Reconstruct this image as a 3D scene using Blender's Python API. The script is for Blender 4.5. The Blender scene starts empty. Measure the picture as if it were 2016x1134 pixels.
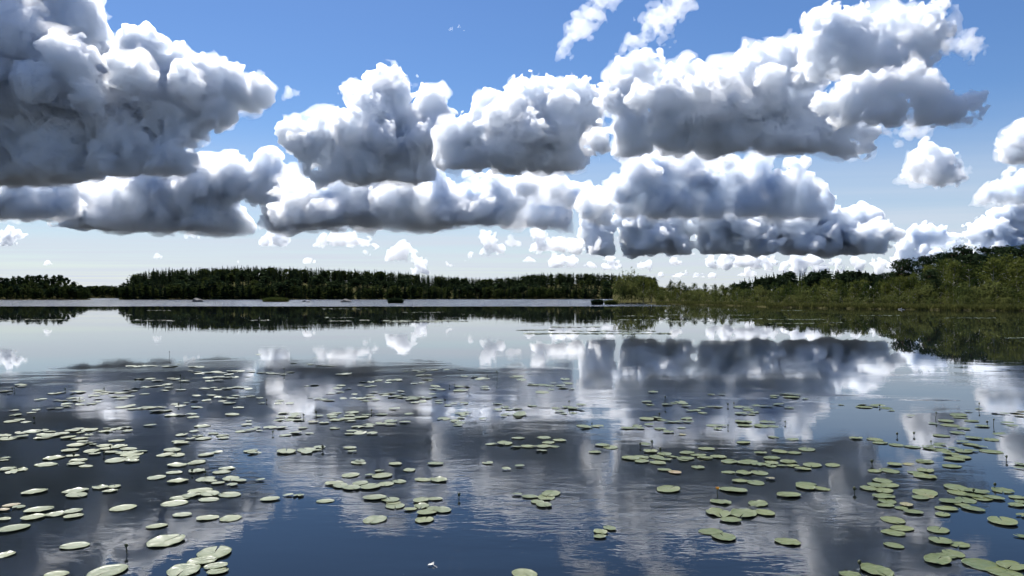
import bpy, bmesh, math, random
import numpy as np
import openvdb
from mathutils import Vector, Matrix

R = math.radians
scene = bpy.context.scene
COL = scene.collection

# ------------------------------------------------------------------ camera
F = 1523.0                      # focal length in pixels of a 2016 wide frame
CAM_H = 2.2
PITCH = R(0.68)
cam_data = bpy.data.cameras.new('camera')
cam_data.sensor_width = 36.0
cam_data.lens = 36.0 * F / 2016.0
cam_data.clip_start = 0.1
cam_data.clip_end = 120000.0
cam = bpy.data.objects.new('camera', cam_data)
COL.objects.link(cam)
cam.location = (0, 0, CAM_H)
cam.rotation_euler = (R(90) + PITCH, 0, 0)
scene.camera = cam

# ------------------------------------------------------------------ light
SUN_EL, SUN_AZ = R(55), R(-27)          # azimuth measured from the view axis, to the left is negative
world = bpy.data.worlds.new('World')
scene.world = world
world.use_nodes = True

def world_nodes():
    nt = world.node_tree
    N, L = nt.nodes, nt.links
    N.clear()
    out = N.new('ShaderNodeOutputWorld')
    bg = N.new('ShaderNodeBackground')
    bg.inputs['Strength'].default_value = 0.05
    sky = N.new('ShaderNodeTexSky')
    sky.sky_type = 'NISHITA'
    sky.sun_disc = False
    sky.sun_elevation = SUN_EL
    sky.sun_rotation = SUN_AZ
    sky.altitude = 100
    sky.air_density = 1.0
    sky.dust_density = 0.25
    sky.ozone_density = 4.0
    # a thin layer of streaky high cloud, laid out on a plane far above the lake
    tc = N.new('ShaderNodeTexCoord')
    sep = N.new('ShaderNodeSeparateXYZ')
    L.new(tc.outputs['Generated'], sep.inputs[0])
    zc = N.new('ShaderNodeMath'); zc.operation = 'MAXIMUM'; zc.inputs[1].default_value = 0.012
    L.new(sep.outputs['Z'], zc.inputs[0])
    dv = N.new('ShaderNodeVectorMath'); dv.operation = 'DIVIDE'
    cmb = N.new('ShaderNodeCombineXYZ')
    for i in range(3): L.new(zc.outputs[0], cmb.inputs[i])
    L.new(tc.outputs['Generated'], dv.inputs[0]); L.new(cmb.outputs[0], dv.inputs[1])
    mp = N.new('ShaderNodeMapping'); mp.inputs['Scale'].default_value = (0.10, 0.30, 0.0)
    mp.inputs['Location'].default_value = (3.1, 0.4, 0)
    L.new(dv.outputs[0], mp.inputs[0])
    nz = N.new('ShaderNodeTexNoise'); nz.inputs['Scale'].default_value = 1.0; nz.inputs['Detail'].default_value = 7
    nz.inputs['Roughness'].default_value = 0.62; nz.inputs['Distortion'].default_value = 0.4
    L.new(mp.outputs[0], nz.inputs['Vector'])
    # the layer reads denser the more obliquely one looks through it
    thick = N.new('ShaderNodeMapRange'); thick.interpolation_type = 'SMOOTHSTEP'
    for k, val in enumerate((0.015, 0.24, 1.0, 0.05)): thick.inputs[1 + k].default_value = val
    L.new(sep.outputs['Z'], thick.inputs[0])
    streak = N.new('ShaderNodeMapRange')
    for k, val in enumerate((0.36, 0.62, 0.52, 1.0)): streak.inputs[1 + k].default_value = val
    L.new(nz.outputs['Fac'], streak.inputs[0])
    cov = N.new('ShaderNodeMath'); cov.operation = 'MULTIPLY'
    L.new(thick.outputs[0], cov.inputs[0]); L.new(streak.outputs[0], cov.inputs[1])
    mix = N.new('ShaderNodeMix'); mix.data_type = 'RGBA'
    mix.inputs['B'].default_value = (7.0, 7.6, 8.7, 1)
    L.new(cov.outputs[0], mix.inputs['Factor'])
    sat = N.new('ShaderNodeHueSaturation'); sat.inputs['Saturation'].default_value = 1.24; sat.inputs['Value'].default_value = 1.12; sat.inputs['Hue'].default_value = .508
    L.new(sky.outputs[0], sat.inputs['Color'])
    L.new(sat.outputs[0], mix.inputs['A'])
    L.new(mix.outputs['Result'], bg.inputs['Color'])
    L.new(bg.outputs[0], out.inputs['Surface'])
world_nodes()

sun_data = bpy.data.lights.new('sun', 'SUN')
sun_data.energy = 5.0
sun_data.angle = R(0.53)
sun_data.color = (1.0, 0.97, 0.93)
sun = bpy.data.objects.new('sun', sun_data)
COL.objects.link(sun)
to_sun = Vector((math.sin(SUN_AZ) * math.cos(SUN_EL), math.cos(SUN_AZ) * math.cos(SUN_EL), math.sin(SUN_EL)))
sun.rotation_euler = to_sun.to_track_quat('Z', 'Y').to_euler()

vs = scene.view_settings
vs.view_transform = 'Standard'
vs.look = 'None'
vs.gamma = 1.0
vs.use_curve_mapping = False
vs.exposure = 0.95
cy = scene.cycles
cy.use_denoising = True
cy.denoiser = 'OPENIMAGEDENOISE'
cy.max_bounces = 28
cy.volume_bounces = 24
cy.diffuse_bounces = 3
cy.glossy_bounces = 3
cy.transmission_bounces = 4
cy.transparent_max_bounces = 96
cy.use_adaptive_sampling = True
cy.adaptive_threshold = 0.06
cy.adaptive_min_samples = 16
cy.caustics_reflective = False
cy.caustics_refractive = False
cy.sample_clamp_indirect = 8.0
scene.render.filter_size = 1.3

# ------------------------------------------------------------------ helpers
CP, SP = math.cos(PITCH), math.sin(PITCH)
def ray(u, v):
    """direction of a photograph pixel, scaled to unit Y"""
    x, z = (u - 1008) / F, (567 - v) / F
    y = CP - z * SP
    return x / y, (z * CP + SP) / y
def water_point(u, v):
    x, z = ray(u, v)
    d = -CAM_H / z
    return x * d, d
def tag(o, label=None, category=None, group=None, kind=None):
    if label: o['label'] = label
    if category: o['category'] = category
    if group: o['group'] = group
    if kind: o['kind'] = kind
    return o
def mesh_obj(name, verts, faces, mats=(), parent=None, smooth=False, mat_index=None):
    me = bpy.data.meshes.new(name)
    me.from_pydata(verts, [], faces)
    for m in mats: me.materials.append(m)
    if mat_index is not None: me.polygons.foreach_set('material_index', mat_index)
    if smooth: me.polygons.foreach_set('use_smooth', [True] * len(me.polygons))
    me.update()
    o = bpy.data.objects.new(name, me)
    COL.objects.link(o)
    o.parent = parent
    return o
def fast_mesh(name, verts, quads, mats=(), smooth=False):
    """numpy vertices (n,3) and faces (m,k) to a mesh"""
    me = bpy.data.meshes.new(name)
    verts = np.asarray(verts, np.float32); quads = np.asarray(quads, np.int32)
    k = quads.shape[1]
    me.vertices.add(len(verts)); me.vertices.foreach_set('co', verts.ravel())
    me.loops.add(quads.size); me.loops.foreach_set('vertex_index', quads.ravel())
    me.polygons.add(len(quads))
    me.polygons.foreach_set('loop_start', np.arange(0, quads.size, k, dtype=np.int32))
    for m in mats: me.materials.append(m)
    if smooth: me.polygons.foreach_set('use_smooth', np.ones(len(quads), bool))
    me.update(calc_edges=True)
    return me
UNITS = ['', 'first', 'second', 'third', 'fourth', 'fifth', 'sixth', 'seventh', 'eighth', 'ninth', 'tenth', 'eleventh', 'twelfth', 'thirteenth', 'fourteenth', 'fifteenth', 'sixteenth', 'seventeenth', 'eighteenth', 'nineteenth', 'twentieth']
TENS = ['', '', 'twenty', 'thirty', 'forty', 'fifty', 'sixty']
def ordinal(n):
    if n <= 20: return UNITS[n]
    return TENS[n // 10] + '-' + UNITS[n % 10] if n % 10 else TENS[n // 10][:-1] + 'ieth'
def node_mat(name):
    m = bpy.data.materials.new(name)
    m.use_nodes = True
    m.node_tree.nodes.clear()
    return m, m.node_tree.nodes, m.node_tree.links

# ------------------------------------------------------------------ clouds: closed bodies filled with scattering vapour
def cloud_material(name, density, aniso, color=(1, 1, 1, 1)):
    m, N, L = node_mat(name)
    out = N.new('ShaderNodeOutputMaterial')
    vol = N.new('ShaderNodeVolumePrincipled')
    vol.inputs['Color'].default_value = color
    vol.inputs['Density'].default_value = density
    vol.inputs['Anisotropy'].default_value = aniso
    L.new(vol.outputs[0], out.inputs['Volume'])
    return m
M_CORE = cloud_material('dense_blue_shade_vapour', 1 / 17.0, 0.3, (.88, .935, .998, 1))  # blue, dark shade of the cloud bases is tinted into this colour
M_CUMULUS = cloud_material('cumulus_vapour', 1 / 34.0, 0.4, (.975, .987, 1.0, 1))  # weaker blue shade tint in the colour, likewise in near and far vapour
M_NEAR = cloud_material('near_vapour', 1 / 15.0, 0.4, (.976, .987, 1.0, 1))
M_FAR = cloud_material('far_vapour', 1 / 70.0, 0.4, (.985, .992, 1.0, 1))
M_MIST = cloud_material('mist_vapour', 1 / 130.0, 0.4)
M_WISP = cloud_material('thin_vapour', 1 / 90.0, 0.35)

def cubic_weights(n, cell, rng, lo):
    """interpolation matrix from lattice to n samples, cell samples apart"""
    t = (np.arange(n) / cell) + rng.random()
    i = np.floor(t).astype(int); f = (t - i)
    m = i.max() + 4
    A = np.zeros((n, m), np.float32)
    r = np.arange(n)
    f2, f3 = f * f, f * f * f
    A[r, i] = (1 - 3 * f + 3 * f2 - f3) / 6
    A[r, i + 1] = (4 - 6 * f2 + 3 * f3) / 6
    A[r, i + 2] = (1 + 3 * f + 3 * f2 - 3 * f3) / 6
    A[r, i + 3] = f3 / 6
    return A
def noise3(shape, cell, rng):
    A = [cubic_weights(n, c, rng, 0) for n, c in zip(shape, cell if hasattr(cell, '__len__') else (cell,) * 3)]
    lat = rng.standard_normal([a.shape[1] for a in A]).astype(np.float32)
    t = np.tensordot(A[0], lat, (1, 0))
    t = np.einsum('jb,xbc->xjc', A[1], t, optimize=True)
    t = np.matmul(t, A[2].T)
    return t * 2.0

def build_cloud(D, base, puffs, seed, label, h=None, lump=1.0, ragged=0.0, depth=1.0, base_soft=5, tilt=0.0, thin=False):
    """puffs are (u, v, r) in photograph pixels seen at the distance D; the body has real depth around D"""
    rng = np.random.default_rng(seed)
    s = D / F
    big = max(p[2] for p in puffs)
    S = []
    def sprout(u, v, d, r, level):
        S.append((u, v, d, r))
        if level == 0 or r < 4: return
        for k in range(12 if level == 2 else 7):
            a = rng.uniform(0, 2 * math.pi); e = math.asin(rng.uniform(-.45, 1.0))
            q = r * (.18 + .42 * rng.random() ** 1.3); k2 = r * rng.uniform(.78, 1.0)
            sprout(u + k2 * math.cos(a) * math.cos(e), v - k2 * math.sin(e), d + k2 * math.sin(a) * math.cos(e) * depth, q, level - 1)
    if not thin:                    # let the body reach its flat condensation base
        puffs = list(puffs) + [(p[0], base - .45 * p[2], p[2] * .8) for p in puffs if len(p) == 3 and .5 * p[2] < base - p[1] < 2.0 * p[2]]
    for p in puffs:
        sprout(p[0], p[1], (p[3] * depth if len(p) > 3 else rng.uniform(-.5, .5) * p[2] * depth), p[2] * (.88 if not thin else .95), 0 if thin else 2)
    S = np.array(S, np.float32)
    pad = 22 if big > 18 else 9
    U, W, DD, RR = S.T
    u0, u1 = (U - RR).min() - pad, (U + RR).max() + pad
    v0, v1 = (W - RR).min() - pad, min((W + RR).max(), base) + pad
    y0, y1 = (DD - RR * depth).min() - pad, (DD + RR * depth).max() + pad
    if h is None: h = min(3.2 if D < 4600 else 3.9, max(1.4, max(u1 - u0, v1 - v0) / 130))
    hy = h * 2.1
    nx, ny, nz = int((u1 - u0) / h) + 2, int((y1 - y0) / hy) + 2, int((v1 - v0) / h) + 2
    X = (u0 + h * np.arange(nx, dtype=np.float32))[:, None, None]
    Y = (y0 + hy * np.arange(ny, dtype=np.float32))[None, :, None]
    V = (v1 - h * np.arange(nz, dtype=np.float32))[None, None, :]
    f = np.full((nx, ny, nz), -30.0, np.float32)
    for u, v, d, r in S:
        m = r + 26
        a0, a1 = max(0, int((u - m - u0) / h)), int((u + m - u0) / h) + 2
        b0, b1 = max(0, int((d - m * depth - y0) / hy)), int((d + m * depth - y0) / hy) + 2
        c0, c1 = max(0, int((v1 - v - m) / h)), max(0, int((v1 - v + m) / h) + 2)
        q = r - np.sqrt((X[a0:a1] - u) ** 2 + ((Y[:, b0:b1] - d) / depth) ** 2 + (V[:, :, c0:c1] - v) ** 2)
        sl = f[a0:a1, b0:b1, c0:c1]
        np.maximum(sl, q, out=sl)
    def nz3(cell): return noise3(f.shape, (cell / h, cell / hy, cell / h), rng)
    core = f
    if not thin:
        core = core + lump * 6 * nz3(46)
    for cell, amp in ((22, .45), (11, .85), (6.8, .9)):
        if cell < 2.2 * h: continue
        core = core + lump * cell * amp * (np.abs(nz3(cell)) - .5)
    if thin:
        k = min(1.0, big / 24)
        core = core - k * 14 * np.abs(noise3(f.shape, (26 / h, 20 / hy, 16 / h), rng)) + k * 9 * nz3(8) + k * 5 * nz3(max(2 * h, 4.5))
    core = np.minimum(core, f + 7)
    bn = noise3((nx, ny, 1), (40 / h, 40 / hy, 9), rng) + .5 * noise3((nx, ny, 1), (14 / h, 14 / hy, 9), rng)
    b = (base + tilt * (X - U.mean()) - V) + (base_soft if D < 5000 else base_soft * .45) * bn
    def surface(field, cut, k):
        field = np.minimum(field, cut)[::k, ::k, ::k].copy()
        field[0], field[-1], field[:, 0], field[:, -1], field[:, :, 0], field[:, :, -1] = (-5,) * 6
        g = openvdb.FloatGrid(5.0)
        g.copyFromArray(np.ascontiguousarray(np.clip(-field, -5, 5)))
        pts, quads = g.convertToQuads(0.0)
        u = u0 + k * h * pts[:, 0]; dd = y0 + k * hy * pts[:, 1]; v = v1 - k * h * pts[:, 2]
        x, z = (u - 1008) / F, (567 - v) / F
        yy = CP - z * SP
        co = np.empty((len(pts), 3), np.float32)
        co[:, 0] = x / yy * D; co[:, 2] = (z * CP + SP) / yy * D + CAM_H; co[:, 1] = D + dd * s
        return co, quads
    body = core
    if not thin:
        soft = min(1.0, big / 30); inset = 17 if D < 4600 else 10
        body = core + soft * (3.0 - 7 * np.abs(nz3(24)) + 6 * nz3(max(2.6 * h, 8)) + 4.5 * nz3(max(2.0 * h, 5)))
        if big < 24: body = body - 2.2 * np.abs(nz3(5.5)) + 2.4 * nz3(2.3 * h)
        body = np.maximum(body, core - 6 * soft)
        body = np.minimum(body, f + 13)
    cut = b + (4 * noise3((nx, ny, 1), (9 / h, 9 / hy, 9), rng) if not thin else 0)
    co, quads = surface(body, cut, 1)
    if len(co) == 0: print('empty cloud', label); return None
    org = np.array([co[:, 0].mean(), D, co[:, 2].min()], np.float32)
    o = bpy.data.objects.new('cloud', fast_mesh('cloud', co - org, quads, [M_WISP if thin else M_FAR if D > 9000 and big < 24 else M_NEAR if D < 4600 else M_CUMULUS]))
    COL.objects.link(o)
    o.location = org
    tag(o, label, 'cloud', 'cumulus clouds over the lake')
    if not thin and big > 24:
        co, quads = surface(core - inset * soft, b - inset * soft, 2 if big > 40 else 1)
        if len(co):
            w = bpy.data.objects.new('core', fast_mesh('core', co - org, quads, [M_CORE]))
            COL.objects.link(w)
            w.parent = o
        if D < 7200 and big > 20:
            mist = np.maximum(core, f - 3) + 1.5 + 9 * nz3(30) + 8 * nz3(max(14, 4.4 * h))
            mist = np.minimum(mist, f + 20)
            co, quads = surface(mist, b + 9 + 8 * noise3((nx, ny, 1), (16 / h, 16 / hy, 9), rng), 2)
            w = bpy.data.objects.new('mist', fast_mesh('mist', co - org, quads, [M_MIST]))
            COL.objects.link(w)
            w.parent = o
    return o
CLOUDS = [
 # distance, base, seed, extra, label, puffs
 (3900, 348, 1, dict(tilt=-.06, base_soft=7), 'huge bright cumulus with a dark flat base filling the upper left sky',
  [(60,30,100),(-70,60,150),(150,55,72),(110,150,105),(0,210,130),(240,150,75),(292,110,42),(330,165,70),(395,155,50),(445,175,42),(485,180,36),(508,190,24),(425,215,42),(350,240,58),(240,255,70),(120,285,75),(0,300,80),(-90,280,80),(290,300,42),(340,308,28),(115,110,40,-150),(215,165,42,-140),(40,120,44,-165),(310,185,36,-110),(170,205,34,-165),(75,185,36,-180),(400,190,30,-80),(250,225,30,-130)]),
 (7000, 453, 2, dict(tilt=.004, depth=1.3, lump=.8), 'long dark-based cloud bank below the huge left cumulus',
  [(170,405,55),(240,395,62),(320,375,58),(400,365,52),(455,360,46),(505,365,42),(545,345,34),(560,390,45),(610,425,38),(400,410,60),(660,440,26),(720,448,18),(300,420,50)]),
 (6000, 430, 3, dict(lump=.8), 'pale cloud bank at the left edge above the low bright horizon',
  [(-10,390,50),(50,380,42),(105,372,36),(60,405,40),(120,400,30)]),
 (4050, 362, 4, dict(), 'cumulus with a tall cauliflower tower left of the picture centre',
  [(755,185,46),(715,188,28),(785,180,36),(843,190,30),(845,235,42),(775,235,46),(615,282,40),(583,285,24),(675,270,46),(735,295,56),(800,295,56),(850,270,46),(872,245,24),(690,325,40),(760,335,42),(815,335,36),(640,310,36),(735,215,20,-60),(700,270,26,-80),(770,285,26,-90),(840,280,24,-70)]),
 (6500, 446, 5, dict(depth=1.7, lump=.8), 'dark slab-like cloud under the cauliflower tower',
  [(590,390,44),(650,395,46),(720,400,50),(790,400,50),(850,395,44),(570,372,30),(890,410,34),(820,420,40)]),
 (3700, 335, 6, dict(), 'double-topped bright cumulus at the picture centre',
  [(1022,190,40),(978,212,36),(1060,195,36),(1128,185,34),(1168,195,26),(925,262,40),(895,282,36),(1000,255,56),(1080,250,56),(1150,250,42),(1000,300,42),(1080,300,42),(940,300,36),(1130,300,32),(1045,270,24,-95),(975,255,26,-80),(1010,225,24,-60),(1105,225,22,-70)]),
 (3250, 302, 7, dict(tilt=.01), 'broad cumulus with a wide slate-grey base right of centre',
  [(1230,190,50),(1262,145,36),(1310,165,36),(1360,168,40),(1420,155,40),(1480,142,40),(1540,118,36),(1590,145,46),(1250,240,46),(1330,230,58),(1420,220,68),(1510,210,68),(1590,220,56),(1650,240,42),(1690,262,24),(1180,272,26),(1440,260,50),(1560,265,40),(1405,185,28,-95),(1290,195,26,-80),(1350,205,24,-100),(1480,180,26,-90),(1250,215,24,-80),(1560,170,26,-80)]),
 (2900, 150, 8, dict(base_soft=9), 'rounded bright cumulus head at the upper right',
  [(1635,62,44),(1695,42,44),(1755,38,44),(1815,45,42),(1840,75,30),(1680,100,48),(1745,100,46),(1615,100,30),(1790,95,40)]),
 (2700, 243, 9, dict(lump=.7), 'lens-shaped cloud with a white crest and dark right end',
  [(1625,203,20),(1670,190,30),(1725,172,36),(1775,165,34),(1820,190,40),(1870,212,32),(1912,208,22),(1760,210,36)]),
 (4050, 360, 10, dict(lump=.7), 'small lone cumulus above the wooded shore hill',
  [(1830,312,24),(1800,335,22),(1848,335,26),(1880,342,15),(1785,342,12)]),
 (3400, 318, 11, dict(lump=.7), 'bright cloud cut by the right picture edge, upper one',
  [(2012,275,32),(1990,290,17),(2040,280,50)]),
 (5000, 402, 12, dict(lump=.7), 'bright cloud cut by the right picture edge, lower one',
  [(1980,365,26),(1945,382,18),(2012,368,32),(2060,370,50)]),
 (5800, 428, 13, dict(), 'cauliflower cloud pile below the broad grey-based cumulus',
  [(1310,330,36),(1262,348,32),(1355,328,32),(1228,382,34),(1168,405,30),(1300,385,44),(1400,365,40),(1465,385,40),(1525,372,38),(1585,372,34),(1420,325,24),(1500,325,22),(1560,325,20),(1350,400,34)]),
 (6800, 450, 54, dict(lump=1.0), 'low knobbly cloud just right of the picture centre',
  [(1015,422,28),(1055,402,32),(1098,412,30),(1040,380,22),(1085,380,20),(1060,430,30)]),
 (10700, 500, 15, dict(depth=1.8, lump=.8), 'long blue-grey cloud bank low over the right half',
  [(1180,445,36),(1250,440,42),(1330,450,44),(1410,440,48),(1490,430,48),(1570,440,44),(1640,450,42),(1700,440,36),(1738,470,26),(1610,400,26),(1680,470,34),(1290,465,34)]),
 (10300, 497, 16, dict(depth=2, lump=.5), 'thin dark cloud streak low at the picture centre',
  [(1060,486,13),(1095,482,15),(1135,484,15),(1175,488,12),(1060,462,12)]),
 (6300, 440, 17, dict(), 'white ragged cloud mass filling the gap at the picture centre',
  [(870,385,38),(925,392,44),(975,375,38),(900,420,32),(1040,366,30),(1095,368,26),(960,410,36),(850,345,22),(1000,400,34),(1140,385,26),(1180,400,24)]),
 (12500, 515, 20, dict(lump=.5), 'tiny knobbly cumulus over the long wooded island', [(775,505,14),(795,497,15),(812,505,9)]),
 (16000, 540, 21, dict(lump=.5), 'tiny round cloud touching the long wooded island skyline', [(826,524,13),(818,534,9),(834,532,9)]),
 (10500, 500, 22, dict(lump=.5), 'tiny tower-shaped cloud low at the picture centre', [(962,472,13),(968,486,14),(984,492,9),(952,492,8)]),
 (9300, 487, 23, dict(lump=.5), 'small dark flat cloud under the dark slab cloud', [(635,470,15),(660,472,16),(690,476,14),(715,478,11),(738,485,4)]),
 (8500, 482, 24, dict(lump=.5), 'tiny pale cloud low under the long dark bank', [(525,472,9),(545,466,13),(560,472,8)]),
 (15000, 527, 25, dict(lump=.5), 'tiny crown-shaped cloud low right of centre', [(1090,516,12),(1105,512,12),(1125,514,12)]),
 (16500, 530, 26, dict(lump=.5), 'tiny peaked cloud above the far island shoulder', [(1204,518,12),(1194,524,8),(1216,525,8)]),
 (15600, 527, 27, dict(lump=.5, depth=1.5), 'small blue-grey cloud beneath the long right bank', [(1400,510,13),(1425,508,15),(1455,512,15),(1490,512,14),(1515,515,8)]),
 (17000, 530, 28, dict(lump=.4), 'tiny pale puff pair low above the point of birches', [(1262,524,6),(1280,522,6)]),
 (9000, 484, 29, dict(lump=.5), 'small grey cloud at the left edge near the horizon', [(-10,468,18),(15,466,16),(36,460,9)]),
 (17500, 537, 30, dict(lump=.5, depth=1.5), 'low white cloud row behind the dark pine ridge', [(1540,520,12),(1575,515,16),(1610,512,16),(1650,517,15),(1690,518,14),(1730,522,12),(1760,518,10)]),
 (14000, 560, 31, dict(lump=.7), 'bright billowing cloud rising behind the right hillside pines', [(1785,490,20),(1815,475,26),(1850,462,28),(1875,480,20),(1820,520,40),(1870,530,40)]),
 (13000, 555, 32, dict(lump=.7), 'bright billowing cloud behind the tallest right hillside pines', [(1915,470,22),(1945,455,26),(1985,440,30),(2020,430,34),(1960,500,50),(2040,480,60)]),
 (19000, 548, 33, dict(lump=.4, depth=1.5), 'faint low cloud row beyond the birches on the shore', [(1300,542,6),(1340,540,9),(1375,543,8),(1405,541,9),(1330,548,6)]),
]
FRACTUS = [
 (2600, 130, 40, 'ragged torn cloud scrap at the top, left of the pair', [(1200,0,26),(1170,25,28),(1145,50,30),(1130,75,26),(1110,100,20),(1180,-15,30)]),
 (2600, 115, 41, 'ragged torn cloud scrap at the top, right of the pair', [(1340,0,36),(1305,25,36),(1280,50,32),(1250,80,24),(1225,95,14),(1350,-15,30),(1310,70,20)]),
 (3600, 200, 42, 'tiny ragged cloud puff between the left cumulus and the tower', [(568,186,13),(584,184,10)]),
 (3000, 292, 43, 'torn cloud shreds under the lens-shaped cloud', [(1750,258,16),(1785,262,20),(1815,258,16),(1775,280,10)]),
 (2700, 130, 44, 'ragged scrap right of the rounded cumulus head', [(1875,90,22),(1905,85,24),(1925,100,16),(1915,120,10)]),
 (3200, 64, 45, 'tiny faint wisp high left of centre', [(892,54,7),(905,54,7)]),
]
for i, (u, v, r, where) in enumerate(((470, 518, 5, 'left of the long island middle'), (560, 512, 7, 'over the grassy islet'), (610, 514, 6, 'over the split rock, left one'), (720, 500, 6, 'under the dark flat cloud'),
        (880, 520, 6, 'over the island saddle, left one'), (925, 512, 7, 'over the island saddle, right one'), (1040, 512, 6, 'left of the crown-shaped cloud'), (1160, 522, 6, 'between crown-shaped and peaked cloud'),
        (1330, 516, 7, 'right of the puff pair'), (1350, 500, 6, 'at the left end of the long right bank'), (1010, 478, 8, 'right of the tiny tower cloud'), (380, 470, 8, 'under the long dark left bank'), (95, 520, 5, 'over the far left island'), (310, 508, 5, 'over the left tip of the long island'), (1470, 538, 7, 'over the left end of the dark ridge'))):
    FRACTUS.append((914000 / (585 - v - r), v + r, 60 + i, 'faint tiny cloud scrap ' + where, [(u - r * 1.3, v, r * .8), (u, v - r * .4, r * 1.2), (u + r * 1.4, v + r * .1, r * .9), (u + r * 2.4, v + r * .3, r * .5)]))
for D, base, seed, kw, label, puffs in CLOUDS:
    build_cloud(D, base, puffs, seed, label, **kw)
for D, base, seed, label, puffs in FRACTUS:
    build_cloud(D, base, puffs, seed, label, lump=.5 if D < 5000 else .25, base_soft=6, thin=True)

# ------------------------------------------------------------------ lake water
def water_material():
    m, N, L = node_mat('lake_water')
    out = N.new('ShaderNodeOutputMaterial')
    b = N.new('ShaderNodeBsdfPrincipled')
    b.inputs['Base Color'].default_value = (0.006, 0.008, 0.009, 1)
    b.inputs['IOR'].default_value = 1.333
    L.new(b.outputs[0], out.inputs['Surface'])
    geo = N.new('ShaderNodeNewGeometry')
    def noise(scale, sx, sy, detail=3, rough=.55, dist=0.0, rot=0.0):
        mp = N.new('ShaderNodeMapping'); mp.inputs['Scale'].default_value = (sx, sy, 1); mp.inputs['Rotation'].default_value = (0, 0, rot)
        n = N.new('ShaderNodeTexNoise'); n.inputs['Scale'].default_value = scale; n.inputs['Detail'].default_value = detail
        n.inputs['Roughness'].default_value = rough; n.inputs['Distortion'].default_value = dist
        L.new(geo.outputs['Position'], mp.inputs[0]); L.new(mp.outputs[0], n.inputs['Vector'])
        return n.outputs['Fac']
    def mth(op, a, c, clamp=False):
        n = N.new('ShaderNodeMath'); n.operation = op; n.use_clamp = clamp
        for i, x in enumerate((a, c)):
            if x is None: continue
            if isinstance(x, (int, float)): n.inputs[i].default_value = x
            else: L.new(x, n.inputs[i])
        return n.outputs[0]
    def ramp(x, a, c, lo=0.0, hi=1.0):
        n = N.new('ShaderNodeMapRange'); n.interpolation_type = 'SMOOTHSTEP'
        for i, k in enumerate((a, c, lo, hi)): n.inputs[1 + i].default_value = k
        L.new(x, n.inputs[0]); return n.outputs[0]
    sep = N.new('ShaderNodeSeparateXYZ'); L.new(geo.outputs['Position'], sep.inputs[0])
    # the breeze: a ruffled belt far out, a sheltered calm, light cat's paws near the pier
    edge = mth('ADD', sep.outputs['Y'], mth('MULTIPLY', mth('SUBTRACT', noise(.02, .25, 1, 2), .5), 40))
    far = ramp(edge, 186, 196)
    lee = ramp(sep.outputs['X'], 26, 48, 1.0, 0.0)           # the birch point shelters the bay beside it
    far = mth('MULTIPLY', far, mth('MAXIMUM', lee, ramp(sep.outputs['Y'], 300, 420)))
    paw = ramp(noise(.16, .55, 1.0, 3, .6, .6), .44, .66, .12, 1.0)
    near = mth('MULTIPLY', paw, ramp(sep.outputs['Y'], 9, 34, 1.0, .10))
    near = mth('MULTIPLY', near, ramp(sep.outputs['Y'], 3, 9, .75, 1.0))
    swell = mth('MULTIPLY', noise(1.0, .5, 1.0, 2, .5, .3), .010)
    rip = mth('MULTIPLY', noise(1.0, 2.6, 6.5, 3, .5, .5, .12), .0042)
    fine = mth('MULTIPLY', noise(1.0, 9, 19, 2, .5, .3, -.2), .0014)
    h1 = mth('MULTIPLY', mth('ADD', mth('ADD', rip, fine), swell), near)
    chop = mth('MULTIPLY', mth('MULTIPLY', noise(1.0, .9, 2.0, 4, .6, .4), .26), far)
    h2 = mth('ADD', h1, chop)
    bump = N.new('ShaderNodeBump'); bump.inputs['Strength'].default_value = 1.0; bump.inputs['Distance'].default_value = 1.0
    L.new(h2, bump.inputs['Height'])
    L.new(bump.outputs[0], b.inputs['Normal'])
    L.new(mth('ADD', mth('MULTIPLY', far, .22), .012), b.inputs['Roughness'])
    return m
M_WATER = water_material()
water = mesh_obj('lake_water', [(-50000, -300, 0), (50000, -300, 0), (50000, 70000, 0), (-50000, 70000, 0)], [(0, 1, 2, 3)], [M_WATER])
tag(water, 'calm lake reflecting the clouds', kind='structure')

# ------------------------------------------------------------------ vegetation materials
def leaf_material(name, col, col2, transl=.35, rough=.55):
    m, N, L = node_mat(name)
    out = N.new('ShaderNodeOutputMaterial')
    geo = N.new('ShaderNodeNewGeometry')
    oi = N.new('ShaderNodeObjectInfo')
    nz = N.new('ShaderNodeTexNoise'); nz.inputs['Scale'].default_value = .35; nz.inputs['Detail'].default_value = 2
    L.new(geo.outputs['Position'], nz.inputs['Vector'])
    a = N.new('ShaderNodeMath'); a.operation = 'ADD'
    L.new(nz.outputs['Fac'], a.inputs[0]); L.new(oi.outputs['Random'], a.inputs[1])
    mr = N.new('ShaderNodeMapRange'); mr.inputs[1].default_value = .45; mr.inputs[2].default_value = 1.5
    L.new(a.outputs[0], mr.inputs[0])
    mix = N.new('ShaderNodeMix'); mix.data_type = 'RGBA'
    mix.inputs['A'].default_value = (*col, 1); mix.inputs['B'].default_value = (*col2, 1)
    L.new(mr.outputs[0], mix.inputs['Factor'])
    d = N.new('ShaderNodeBsdfDiffuse'); t = N.new('ShaderNodeBsdfTranslucent'); ms = N.new('ShaderNodeMixShader')
    ms.inputs[0].default_value = transl
    L.new(mix.outputs['Result'], d.inputs[0]); L.new(mix.outputs['Result'], t.inputs[0])
    L.new(d.outputs[0], ms.inputs[1]); L.new(t.outputs[0], ms.inputs[2])
    L.new(ms.outputs[0], out.inputs['Surface'])
    return m
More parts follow.
